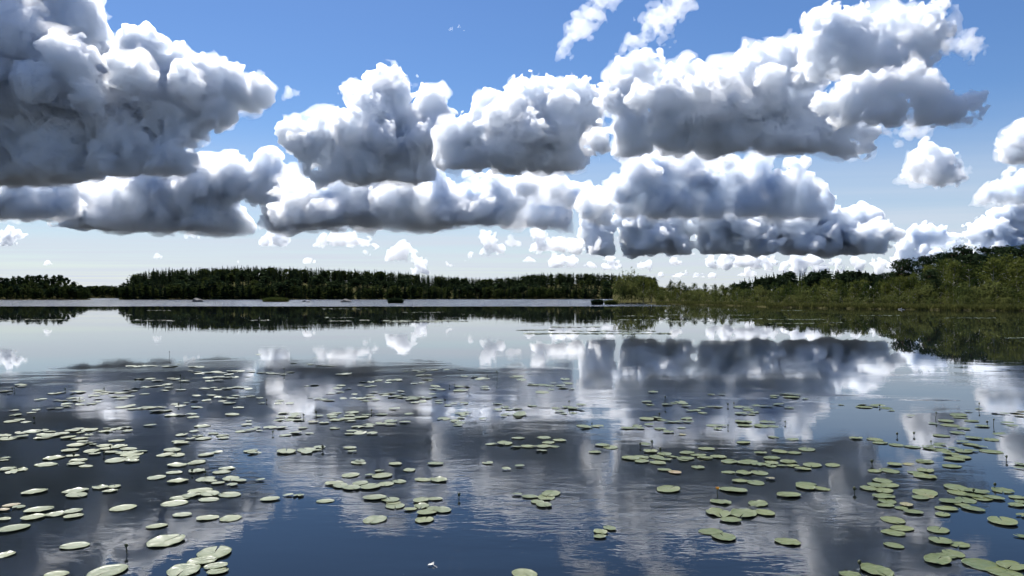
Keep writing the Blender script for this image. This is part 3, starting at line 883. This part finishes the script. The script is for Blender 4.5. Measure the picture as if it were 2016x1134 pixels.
# ------------------------------------------------------------------ lily pads
TILES = {
(0, 680): [(1030,165,80),(1080,170,70),(1130,165,90),(1190,162,60),(1225,165,40),(1320,168,90),(1370,165,60),(1400,150,50),(1420,125,30),(1520,168,80),(1570,174,90),(1500,203,50),(1550,210,90),(1570,224,80),(1650,215,80),(1700,213,90),(1750,220,80),(1800,232,80),(1830,205,90),(1890,207,80),(1980,210,60),(1640,257,90),(1720,252,100),(1790,255,80),(1850,253,70),(1950,250,40),(1650,283,70),(1720,278,70),
(1095,265,75),(1185,267,75),(1240,280,90),(1345,262,60),(1380,270,80),(1385,252,45),(1450,283,85),(1065,337,60),(1050,361,75),(1000,350,60),(1150,330,80),(1200,325,80),(1260,320,70),(1320,309,80),(1330,336,65),(1300,357,65),(1425,353,85),(1135,384,75),
(1610,343,90),(1680,335,70),(1715,352,60),(1790,342,90),(1850,333,100),(1910,335,90),(1955,347,65),(1545,400,65),(1665,396,70),(1715,408,65),(1770,415,70),(1850,400,70),(1830,420,80),(1750,442,70),(1530,440,60),(1625,437,80),(1805,457,95),(1910,412,50),(1970,402,80),
(165,313,90),(175,325,70),(40,362,90),(75,382,30),(615,371,115),(430,380,100),(485,372,60),(780,358,90),(770,376,80),(830,370,70),(740,398,90),(820,385,70),(890,372,80),(950,376,90),(1000,372,60),(900,404,75),(960,410,80),(1020,405,80),(955,423,100),(565,417,80),(630,419,60),(595,437,100),(640,440,60),(770,422,70),(525,464,75),(630,470,70),(720,462,80),(765,448,60),(500,440,60),(450,436,60),(330,425,80),(300,432,60),
(115,515,75),(125,550,90),(285,512,70),(245,532,70),(400,500,60),(470,500,60),(520,482,70),(95,599,110),(155,587,80),(205,607,75),
(960,492,100),(1020,483,90),(1040,505,90),(1120,500,90),(1170,494,110),(1240,487,70),(1280,490,60),(1240,521,110),(1310,516,90),(1380,467,60),(1418,482,85),(1465,457,50),(1548,490,95),(1880,492,90),(1830,547,115),(1360,553,110),(1430,550,80),(1510,547,80),(1520,569,100),(1590,638,115),
(1180,633,100),(960,652,80),(910,662,90),(1000,648,80),(840,655,60),(835,680,110),(1000,678,85),
(30,715,110),(60,737,130),(165,722,100),(170,690,100),(260,682,100),(340,672,90),(390,685,100),(340,706,110),(400,715,130),(330,733,120),(480,700,110),(570,676,110),(620,663,90),(710,667,110),(635,690,70),(540,728,105),(630,737,125),(700,707,65),(650,762,80),(690,775,90),(735,785,60),(605,790,120),(825,792,125),(920,752,115),(930,800,120),(830,820,100),(720,835,110),(745,857,95),(870,845,110),(1015,822,130),(960,848,100),(1060,841,100),(1120,838,80),(1035,862,150),(1040,888,105),(915,911,150),(1045,914,115),
(555,830,115),(570,872,95),(420,890,140),(620,908,115),(40,890,80),(30,907,70),
(1430,708,90),(1400,757,100),(1425,773,115),(1355,828,140),(1300,867,125),(1400,868,110),(1625,865,110),(1690,847,50),(1720,842,50),(1500,738,80),(1600,738,110),(1560,715,90),(1680,697,80),(1750,712,95),(1760,732,85),(1530,680,80),(1900,680,90),(1960,673,80),(2000,665,60),(1940,628,90),(1960,600,50),(1970,835,100),(1990,852,80),(1560,918,100)],
(0, 900): [(55,95,120),(150,103,130),(85,125,90),(355,62,170),(615,28,115),(600,58,130),(678,74,105),(1390,67,150),(1550,47,125),(1375,125,120),(1550,112,120),(1790,92,125),(1740,123,130),(1235,162,125),(1405,194,145),(1620,175,135),(1665,195,90),(1715,210,95),(1820,175,125),(1890,190,100),(1830,223,75),
(265,280,160),(600,272,170),(600,305,165),(790,244,125),(900,238,95),(870,272,105),(85,382,120,1),(150,398,70),(30,422,90,1),(300,423,190),(270,480,155),(450,454,150),(570,435,120),(575,472,125),(35,495,80),(110,565,200),(975,402,170),(1570,270,180),(1510,305,130),(1420,328,150),(1380,367,190),(1650,295,150),(1640,338,150),(1810,300,180),(1430,460,140),(1640,484,160),(1820,484,150),(1240,547,145),(595,703,200),(1300,672,245),(40,775,120),(855,903,250),(440,928,170),(1685,765,245),(1585,828,205),(1705,865,165),(1450,900,225),(1710,910,145)],
(504, 900): [(35,185,70),(805,48,120),(1095,57,105),(1410,57,125),(1825,50,90),(1970,98,70),(970,112,65),(1208,104,95),(748,145,130),(895,147,60),(990,153,150),(610,213,140),(665,232,115),(750,246,145),(825,210,115),(900,240,155),(1025,213,120),(1130,195,110),(1310,180,130),(1440,185,135),
(107,336,145),(255,304,75),(335,306,80),(550,348,135),(940,325,180),(1060,340,140),(1080,362,110),(1095,386,145),(1297,347,120),(1415,334,115),(1305,388,115),(1218,416,100),(1395,405,115),(1470,423,135),(1343,443,150),(1325,500,140),(940,494,175)],
(1008, 900): [(60,75,85),(40,300,70),(145,316,125),(310,291,145),(270,322,130),(200,355,100),(250,383,120),(930,15,130),(1020,6,105),(1020,38,115),(1145,48,120),(1140,5,110),(1215,22,90),(1370,15,135),(1350,28,90),(1520,10,115),(1625,2,110),(1465,83,100),(1205,104,110),(1285,125,95,1),(1230,260,185),(1710,40,135),(1830,52,110),(1870,38,140),(1930,62,90),(1990,58,100),(1700,122,105),(1825,130,130),(1950,128,130),(1795,193,130),(1920,207,125),(1750,265,200),(1640,357,150),(1940,370,155),(1625,440,185),(1825,448,205),(1990,445,150),(1718,503,160),(1570,590,185),(1670,635,175),(695,592,105),(770,567,95),(690,633,80),(95,922,190)],
(1512, 900): [(30,10,130),(30,45,100),(165,44,125),(25,75,80),(105,70,90),(195,72,100),(350,65,145),(510,66,115),(280,98,125),(20,175,60,1),(295,215,150),(300,243,140),(420,253,130),(168,303,190),(1000,62,120),(1105,60,90,1),(1235,38,135),(840,112,105),(960,112,135),(1160,127,110),(1240,111,130),(1230,158,160),(905,193,135),(850,225,120),(960,227,145),(793,250,125),(918,268,140),(908,317,175),(940,353,130),(930,385,130),(1090,380,100,1),(1050,403,100),(1235,283,175),(1200,325,135),(1265,313,80,1),(1150,440,140),(980,498,160),(1062,566,170),(980,600,155),(995,702,130),(1340,580,165),(1360,665,165),(1510,692,150),(1335,820,205),(1410,785,150),(1465,770,140),(1690,855,265),(1920,858,220),(1855,915,220),(160,675,180),(850,897,215),(640,932,150),
(1480,243,170),(1495,285,140),(1640,276,160),(1645,312,160),(1690,331,150),(1785,327,130),(1560,345,140),(1430,355,165),(1535,383,110),(1610,412,145),(1400,410,160),(1375,458,115),(1850,265,165),(1960,320,130),(1960,382,130),(1850,515,200),(2000,465,60),(2000,630,60),(1445,75,150),(1470,20,140),(1540,8,100),(1990,358,90),(1990,60,90),(1980,90,80)],
(504, 680): [(20,75,50),(295,140,60),(430,150,60),(500,160,70),(550,160,60),(595,162,50),(465,97,30),(40,217,80),(110,222,70),(155,225,70),(215,230,60),(270,212,70),(650,230,60),(700,229,100),(840,288,60),(905,290,60),(955,282,70),(975,277,50),(1050,277,60),(1110,275,90),(1040,295,55),(825,317,55),(880,325,60),(925,320,50),(1180,205,50),(1260,200,70),(1330,197,80),(1400,195,80),(1500,192,60),(1615,192,50),(1300,212,70),(1290,238,70),(1350,236,80),(1350,268,95),(1365,283,55),(1245,302,60),(1305,298,50),(1640,245,60),(1720,250,60),(1770,267,100),(1820,268,50),(460,313,70),(400,322,40),(30,415,60),(45,457,60),(188,440,75),(175,460,60),(265,460,65),(425,414,45),(640,342,70),(670,318,70),(725,342,55),(660,370,70),(590,380,70),(775,390,50),(1410,325,80),(1395,345,70),(1455,352,80),(1600,325,90),(1610,358,120),(1660,325,50),(1800,330,70),(1805,345,70),(1390,385,65),(1408,403,40),
(490,422,80),(530,428,70),(575,435,100),(685,422,60),(760,420,50),(830,420,90),(900,395,80),(930,372,70),(860,440,80),(940,432,70),(900,415,90),(1000,385,80),(1060,380,90),(1020,400,70),(1075,408,80),(1140,365,60),(1150,388,60),(1150,412,90),(1110,400,80),(1230,415,80),(1210,430,70),(1250,425,80),(1290,410,70),(1350,417,80),(1250,453,70),(1310,445,70),(1440,437,70),(1440,455,70),(1510,475,60),(1560,460,50),(1640,460,70),(1905,463,80),
(220,535,95),(310,548,105),(195,567,75),(300,565,105),(185,590,100),(270,590,90),(340,590,90),(490,560,80),(630,535,90),(600,548,90),(760,531,105),(735,555,90),(600,568,80),(635,588,110),(720,578,130),(745,597,95),(830,568,110),(870,550,80),(990,545,100),(1088,502,90),(1205,542,80),(450,607,80,1),(535,612,80),(620,655,80),(800,643,100),(890,630,100),(890,645,80),(985,620,90),(1060,602,100),(1060,627,90),(1170,608,95),(755,680,95),(740,700,90),(820,694,95),(915,697,85),(1610,540,90),(1660,533,70),(1640,553,70),(1610,573,80),(1480,580,100),(1565,597,80),(1605,612,90),(1590,632,75),(1785,582,65),(1905,512,70),(1960,490,70),(1990,508,60),(1975,545,90),(1950,560,60),
(10,650,40),(25,675,50),(110,650,100),(205,650,95),(370,652,80),(230,710,100),(310,692,100),(420,695,70),(240,842,150),(400,830,150),(400,850,90),(500,805,90),(480,828,80),(742,810,105),(755,840,75),(1850,780,95),(1960,775,120),(10,850,40),(820,918,80)],
(1008, 680): [(40,250,120),(75,275,80),(150,300,60),(170,313,100),(240,315,90),(290,320,80),(330,300,60),(380,318,80),(440,302,90),(420,270,75),(400,338,90),(470,345,50),(235,374,110),(310,350,50),
(160,478,75),(40,502,90),(70,535,80),(60,550,110),(45,568,70),(345,497,75),(440,490,90),(490,500,110),(545,470,90),(375,523,80),(405,540,60),(480,535,70),(550,513,50),(1060,447,80),(1085,470,75),(1220,468,90),(1270,458,70),(1330,450,80),(1350,462,80),(1370,482,80),(1110,370,80),(1490,495,70),(1400,517,60),(1455,515,70),(1500,535,70),(1560,485,70),(1620,487,80),(1570,387,60),(1650,390,60),(1790,490,90),(1850,495,80),(1920,475,70),(1860,510,90),(1980,483,80),(1800,540,90),(1880,545,80),(1910,530,70),(1820,605,120),(1130,568,85),(1060,582,110),(1150,578,80),(1180,590,80),(1250,605,100),(1310,605,70),(1375,578,90),(1385,605,85),(1080,628,85),(905,655,105),(985,637,80),(1000,655,90),(1165,660,90),(1230,685,90),(1335,652,70),(1340,705,70,1),(1575,635,95),(1650,635,85),(1620,660,70),(1840,635,120),(1960,637,110),(1990,608,90),
(560,638,110),(580,650,100),(670,640,100),(50,733,105),(250,728,105),(290,768,100),(370,752,110),(30,803,90),(120,800,100),(180,802,60),(250,798,110),(330,800,90),(235,833,90),(710,790,110),(775,806,110),(650,845,100),(1050,785,95),(1090,838,110),(1200,857,110),(930,893,130),(1020,883,110),(1140,885,110),(1200,905,90),(1265,880,90),(1375,850,120),(1370,892,130),(1470,868,120),(1515,890,110),(1625,880,120),(1535,820,125),(1822,768,110),(1960,850,100)],
(1512, 680): [(50,400,80),(45,412,60),(145,387,100),(210,393,80),(180,411,120),(80,468,85),(20,485,40),(170,495,70),(295,423,60),(575,470,50),(750,470,100),(760,490,120),(860,480,110),(930,497,100),(970,515,60),(1120,558,60),(1580,522,60),(1660,503,60),(1500,550,130),(1510,570,110),(1600,598,110),(1400,597,110),(1300,618,80),(1430,632,125),(1540,658,100),(1690,640,110),(1490,693,100),(1370,715,120),(1820,703,90),(1615,733,110),(1760,745,110),(1790,533,70),(1860,540,70),(1960,535,90,1),(1990,520,60,1),(1980,555,70,1),(1880,615,90),(1920,635,80),
(695,735,105),(845,745,110),(880,770,120),(1010,788,100),(1140,803,110),(1260,800,80),(1350,783,100),(1330,800,80),(1270,815,90),(1370,830,130),(1460,815,90),(1530,765,90),(1600,785,100),(1670,802,90),(1540,838,130),(1610,833,90),(1440,860,110),(1520,882,130),(1470,902,140),(1760,840,150),(1220,913,100),(40,725,80),(195,743,100),(305,822,130),(95,843,120),(210,850,110),(40,888,115),(160,917,110),(30,610,70),(40,640,90)],
}
def pad_material(name, a, b, rim):
    m, N, L = node_mat(name)
    out = N.new('ShaderNodeOutputMaterial'); p = N.new('ShaderNodeBsdfPrincipled')
    p.inputs['IOR'].default_value = 1.45
    p.inputs['Specular IOR Level'].default_value = .75
    p.inputs['Subsurface Weight'].default_value = 0.0
    oi = N.new('ShaderNodeObjectInfo')
    tc = N.new('ShaderNodeTexCoord')
    nz = N.new('ShaderNodeTexNoise'); nz.inputs['Scale'].default_value = 5; nz.inputs['Detail'].default_value = 5
    L.new(tc.outputs['Object'], nz.inputs['Vector'])
    ad = N.new('ShaderNodeMath'); ad.operation = 'ADD'
    L.new(nz.outputs['Fac'], ad.inputs[0]); L.new(oi.outputs['Random'], ad.inputs[1])
    mr = N.new('ShaderNodeMapRange'); mr.inputs[1].default_value = .4; mr.inputs[2].default_value = 1.5
    L.new(ad.outputs[0], mr.inputs[0])
    mix = N.new('ShaderNodeMix'); mix.data_type = 'RGBA'
    mix.inputs['A'].default_value = (*a, 1); mix.inputs['B'].default_value = (*b, 1)
    L.new(mr.outputs[0], mix.inputs['Factor'])
    # decayed blotches
    n2 = N.new('ShaderNodeTexNoise'); n2.inputs['Scale'].default_value = 9; n2.inputs['Detail'].default_value = 3
    L.new(tc.outputs['Object'], n2.inputs['Vector'])
    m2 = N.new('ShaderNodeMapRange'); m2.inputs[1].default_value = .60; m2.inputs[2].default_value = .68; m2.inputs[4].default_value = .8
    L.new(n2.outputs['Fac'], m2.inputs[0])
    mx2 = N.new('ShaderNodeMix'); mx2.data_type = 'RGBA'
    mx2.inputs['B'].default_value = (*rim, 1)
    L.new(m2.outputs[0], mx2.inputs['Factor']); L.new(mix.outputs['Result'], mx2.inputs['A'])
    L.new(mx2.outputs['Result'], p.inputs['Base Color'])
    r = N.new('ShaderNodeMapRange'); r.inputs[1].default_value = .3; r.inputs[2].default_value = .7; r.inputs[3].default_value = .34; r.inputs[4].default_value = .5
    L.new(nz.outputs['Fac'], r.inputs[0]); L.new(r.outputs[0], p.inputs['Roughness'])
    bp = N.new('ShaderNodeBump'); bp.inputs['Strength'].default_value = .35; bp.inputs['Distance'].default_value = .02
    n3 = N.new('ShaderNodeTexNoise'); n3.inputs['Scale'].default_value = 4; n3.inputs['Detail'].default_value = 2
    L.new(tc.outputs['Object'], n3.inputs['Vector']); L.new(n3.outputs['Fac'], bp.inputs['Height']); L.new(bp.outputs[0], p.inputs['Normal'])
    L.new(p.outputs[0], out.inputs['Surface'])
    return m
M_PAD = pad_material('lily_pad_leaf', (.056, .076, .020), (.092, .108, .030), (.10, .085, .035))
M_PAD_OLD = pad_material('lily_pad_old_leaf', (.13, .13, .05), (.17, .12, .05), (.10, .075, .035))
M_DROP = None
def pad_shape(rng, wavy):
    """unit-width oval leaf with a cleft, a crease along the midrib and a slightly turned-up rim"""
    S = 36
    rings = (.0, .35, .7, .93, 1.0)
    cleft = .07
    V, Q = [], []
    ph = rng.uniform(0, 6.28, 5)
    bite = rng.uniform(0, 6.28)
    for ri, r in enumerate(rings):
        for k in range(S + 1):
            t = cleft * (1 if r > .3 else .4) + (2 * math.pi - 2 * cleft * (1 if r > .3 else .4)) * k / S
            # the lobes beside the cleft reach a little further back
            R0 = .5 * r * (1 + .06 * math.cos(t) + .012 * math.sin(7 * t + ph[0]) * r)
            x, y = R0 * math.cos(t), R0 * .80 * math.sin(t)
            z = .010 * abs(y) * 2 * r                              # shallow fold on the midrib
            z += wavy * r * r * (.012 * math.sin(3 * t + ph[1]) + .008 * math.sin(5 * t + ph[2]) + .006 * math.sin(9 * t + ph[3]))
            if ri == 4: z += .010 + wavy * .010 * max(0, math.sin(6 * t + ph[4]))
            V.append((x, y, z))
    for ri in range(len(rings) - 1):
        for k in range(S):
            a = ri * (S + 1) + k
            Q.append((a, a + S + 1, a + S + 2, a + 1))
    n = len(V)                                                     # underside, so that the leaf has thickness
    V += [(x, y, z - .007) for x, y, z in V]
    Q += [(d + n, c + n, b + n, a + n) for a, b, c, d in Q]
    last = (len(rings) - 1) * (S + 1)
    for k in range(S):
        Q.append((last + k, last + k + n, last + k + 1 + n, last + k + 1))
    return np.array(V), np.array(Q)
rngP = np.random.default_rng(3)
PAD_SHAPES = [pad_shape(rngP, w) for w in (.2, .3, .5, .6, .8, 1.0, 1.4, .4)]
LOW_SHAPES = []
for v, q in PAD_SHAPES:          # far pads: rim and centre only
    v = v.reshape(-1, 37, 3); rim = v[4, :36:3]; LOW_SHAPES.append((np.concatenate([v[2, :36:3] * (.55, .55, 1), rim]), np.array([(k, 12 + k, 13 + k, k + 1) for k in range(11)] + [(0, 1, 2, 3), (0, 3, 4, 5), (0, 5, 6, 7), (0, 7, 8, 9), (0, 9, 10, 11)])))
PAD_MESH = [(fast_mesh('lily_pad', v, q, [M_PAD], True), fast_mesh('lily_pad', v, q, [M_PAD_OLD], True)) for v, q in PAD_SHAPES]
PADS = []
for (ox, oy), lst in TILES.items():
    for p in lst:
        u, v = ox + p[0] / 4, oy + p[1] / 4
        x, y = water_point(u, v)
        size = p[2] / 4 / F * math.hypot(y, CAM_H)
        PADS.append([u, v, p[2] / 4, x, y, min(.42, max(.12, size)), len(p) > 3])
PADS.sort(key=lambda t: -t[2] * t[2] * (t[1] - 585))               # largest in the picture first
def pad_place(t, i):
    yaw = rngP.uniform(0, 6.28)
    c, s = math.cos(yaw), math.sin(yaw)
    w = math.sqrt(c * c + .64 * s * s)                             # keep the width seen from the pier
    return yaw, t[5] / w, .004 + .0025 * (i % 5), rngP.normal(0, .018, 2)
near, far_pads = PADS[:300], PADS[300:]
ORD = [ordinal(k + 1) for k in range(69)]
CNT = ['zero', 'one', 'two', 'three', 'four', 'five', 'six', 'seven', 'eight', 'nine', 'ten', 'eleven', 'twelve'] + ['many'] * 300
def clusters(items):
    left, out = set(range(len(items))), []
    while left:
        st = [left.pop()]; cl = []
        while st:
            i = st.pop(); cl.append(i)
            a = items[i]
            for j in [j for j in left if abs(items[j][0] - a[0]) < (items[j][2] + a[2]) * .62 and abs(items[j][1] - a[1]) < (items[j][2] + a[2]) * .24]:
                left.discard(j); st.append(j)
        out.append(cl)
    return out
ZONES = [(340, 'far left'), (700, 'left'), (1050, 'left of centre'), (1400, 'right of centre'), (1700, 'right'), (9999, 'far right')]
zone_of = lambda u: next(n for lim, n in ZONES if u < lim)
CL = clusters(near)
byzone = {}
for cl in CL:
    u = sum(near[i][0] for i in cl) / len(cl); v = max(near[i][1] for i in cl)
    byzone.setdefault(zone_of(u), []).append((v, cl))
PAD_LABEL = {}
for z, lst in byzone.items():
    lst.sort(key=lambda t: -t[0])
    solo = [c for c in lst if len(c[1]) == 1]; multi = [c for c in lst if len(c[1]) > 1]
    for r, (v, cl) in enumerate(solo):
        PAD_LABEL[cl[0]] = (f'lone {{}} lily pad, {z} water, {ORD[r]} single pad from the bottom', f'single lily pads on the {z} water')
    for r, (v, cl) in enumerate(multi):
        cl.sort(key=lambda i: near[i][0])
        for k, i in enumerate(cl):
            PAD_LABEL[i] = (f'{{}} lily pad, {ORD[k]} from left in {z} cluster of {CNT[len(cl)]}, {ORD[r]} from bottom', f'lily pads of the {z} cluster, {ORD[r]} from the bottom')
for i, t in enumerate(near):
    yaw, sc, z, tilt = pad_place(t, i)
    k = int(rngP.integers(len(PAD_MESH)))
    o = bpy.data.objects.new('lily_pad', PAD_MESH[k][1 if t[6] else 0]); COL.objects.link(o)
    o.location = (t[3], t[4], z); o.rotation_euler = (tilt[0], tilt[1], yaw); o.scale = (sc, sc, sc)
    lb, gr = PAD_LABEL[i]
    tag(o, lb.format('browned' if t[6] else 'green').strip(), 'lily pad', gr)

# the pads farther out, and the thin pad strips along the far calm water
def joined_pads(name, items, label):
    V, Q, MI, n = [], [], [], 0
    for i, (x, y, size, old) in enumerate(items):
        v, q = LOW_SHAPES[int(rngP.integers(len(LOW_SHAPES)))]
        a = rngP.uniform(0, 6.28); ca, sa = math.cos(a), math.sin(a)
        tx, ty = rngP.normal(0, .05, 2)
        w = v * size / math.sqrt(ca * ca + .64 * sa * sa)
        w = np.stack([w[:, 0] * ca - w[:, 1] * sa + x, w[:, 0] * sa + w[:, 1] * ca + y, w[:, 2] + .006 + .0025 * (i % 5)], 1)
        w[:, 2] += (w[:, 0] - x) * tx + (w[:, 1] - y) * ty
        w[:, 2] = np.maximum(w[:, 2], .003)
        V.append(w); Q.append(q + n); n += len(w); MI.append(np.full(len(q), int(old), np.int32))
    me = fast_mesh(name, np.concatenate(V), np.concatenate(Q), [M_PAD, M_PAD_OLD], True)
    me.polygons.foreach_set('material_index', np.concatenate(MI))
    o = bpy.data.objects.new(name, me); COL.objects.link(o)
    return tag(o, label, None, None, 'stuff')
joined_pads('lily_pad_mass', [(t[3], t[4], t[5], t[6]) for t in far_pads], 'scattered pale lily pads farther out on the lake')
STRIPS = [(0,30,632),(50,120,629.5),(130,140,630),(245,260,620),(290,335,611),(262,278,630),(286,302,631),(310,346,631.5),(490,504,631),(515,535,630.5),(632,728,608),(638,696,625.5),(645,690,632),(705,728,630.5),(793,802,615),(812,876,615),(810,840,603.5),(745,900,631.5),(760,860,634),(770,920,632.5),(910,916,619),(1213,1290,622.5),(1220,1285,629.5),(1310,1350,620),(1440,1475,620.5),(1440,1500,628),(1512,1560,629),(1512,1605,637),(1537,1585,611),(1560,1625,629),(1625,1660,635.5),(1690,1770,621),(1860,1960,626),(1985,2016,666),(1300,1400,632.5),(1085,1180,644),(1130,1290,652),(1020,1090,650),(1030,1320,657)]
sp = []
for a, b, v in STRIPS:
    for k in range(max(3, int((b - a) / 1.8))):
        u = rngP.uniform(a, b); vv = v + rngP.normal(0, .35)
        x, y = water_point(u, vv)
        sp.append((x, y, rngP.uniform(.22, .42), False))
joined_pads('far_lily_pad_mass', sp, 'thin glinting strips of lily pads on the far calm water')

# ------------------------------------------------------------------ yellow water-lily buds standing out of the water
M_STEM = plain_material('lily_stem', (.035, .045, .02), (.05, .05, .025), 8)
M_BUD = plain_material('lily_bud', (.04, .05, .02), (.07, .07, .025), 8, .5)
M_YELLOW = plain_material('lily_petal', (.75, .36, .03), (.80, .45, .05), 8, .5)
BUDS = {(0, 680): [(1335,92,38),(1420,285,48),(820,357,14),(115,360,18),(95,352,8),(515,359,8),(1450,270,10),(1408,480,16),(268,592,8),(625,432,8),(580,884,16),(820,870,18),(870,820,10)],
 (504, 680): [(225,222,34),(1900,270,60),(1570,342,30),(1525,327,8),(1820,250,10),(475,568,36),(82,447,14),(130,704,16),(525,827,22),(1487,449,10),(370,565,8),(910,533,8)],
 (1008, 680): [(450,482,36),(1203,464,54),(1160,559,12),(1700,482,14),(1750,472,12),(1105,802,36),(1165,842,14),(1010,802,10),(1703,652,18),(630,636,10)],
 (1512, 680): [(1660,502,42),(1320,582,46),(1775,632,42),(135,620,14),(880,490,10),(1728,625,10),(1018,720,12),(1150,714,14),(1285,781,8)],
 (0, 900): [(1000,760,50),(1625,157,32),(1512,132,18)], (504, 900): [(1595,330,18)],
 (1008, 900): [(1620,335,75)], (1512, 900): [(730,897,50),(1875,30,26),(680,282,14),(1785,247,16),(820,62,10),(1620,292,12)]}
def bud(u, v, hp, flower, rank):
    x, y = water_point(u, v)
    h = max(.035, hp / F * math.hypot(y, CAM_H))
    root = bpy.data.objects.new('water_lily_flower' if flower else 'water_lily_bud', None); COL.objects.link(root); root.location = (x, y, 0)
    root.empty_display_size = .05
    lean = rngP.normal(0, .12, 2) * h
    top = np.array((lean[0], lean[1], h))
    st = fast_mesh('stem', *tube([(0, 0, -.05), (top[0] * .4, top[1] * .4, h * .5), top], [.0055, .005, .0045], 6), [M_STEM], True)
    so = bpy.data.objects.new('stem', st); COL.objects.link(so); so.parent = root
    r = .02 if flower else rngP.uniform(.014, .02)
    parts = []
    if flower:
        for k in range(6):
            a = k * 1.047
            d = np.array((math.cos(a), math.sin(a), 0)); s = np.array((-math.sin(a), math.cos(a), 0))
            pts = np.array([d * .004, d * r * .9 + s * r * .6 + (0, 0, r * .4), d * r * .75 + (0, 0, r * 1.5), d * r * .9 - s * r * .6 + (0, 0, r * .4)]) + top
            parts.append((pts, np.array([(0, 1, 2, 3)])))
        parts.append(tube([top, top + (0, 0, r * .8), top + (0, 0, r * 1.1)], [r * .3, r * .5, r * .1], 8))
        nm, mt = 'petals', M_YELLOW
    else:
        parts.append(tube([top - (0, 0, r * .3), top + (0, 0, r * .3), top + (0, 0, r * 1.0), top + (0, 0, r * 1.7), top + (0, 0, r * 2.0)], [r * .3, r * .95, r * 1.0, r * .6, r * .1], 8))
        nm, mt = 'bud_head', M_BUD
    bo = bpy.data.objects.new(nm, fast_mesh(nm, *join(parts), [mt], True)); COL.objects.link(bo); bo.parent = root
    if flower: lb = 'open yellow water-lily flower on a stem beside a pad right of centre'
    else:
        size = 'tall-stemmed' if h > .12 else 'short-stemmed' if h > .06 else 'low'
        lb = f'dark {size} water-lily bud, {rank} bud from the left'
    return tag(root, lb, 'flower' if flower else 'bud', None if flower else 'water-lily buds standing out of the lake')
allb = []
for (ox, oy), lst in BUDS.items():
    for p in lst: allb.append((ox + p[0] / 4, oy + p[1] / 4, p[2] / 4, (ox, oy, p[0]) == (1008, 900, 1620)))
allb.sort()
n = 0
for u, v, hp, fl in allb:
    if not fl: n += 1
    bud(u, v, hp, fl, ordinal(n))
# a torn leaf scrap adrift near the bottom edge
x, y = water_point(847, 1114)
V, Q = join([(np.array([(-.02, -.01, .01), (.015, -.012, .012), (.022, .012, .02), (-.012, .014, .012)]), np.array([(0, 1, 2, 3)])), (np.array([(.005, .0, .012), (.03, -.01, .014), (.03, .012, .03), (.008, .016, .02)]), np.array([(0, 1, 2, 3)])), tube([(.02, 0, .008), (.05, -.03, .004), (.075, -.06, -.01)], [.003, .003, .002], 5)])
o = bpy.data.objects.new('leaf_scrap', fast_mesh('leaf_scrap', V, Q, [plain_material('bleached_leaf', (.45, .44, .40), (.55, .53, .48), 20)])); COL.objects.link(o); o.location = (x, y, 0)
tag(o, 'pale torn leaf scrap with a stalk adrift near the bottom edge', 'leaf')
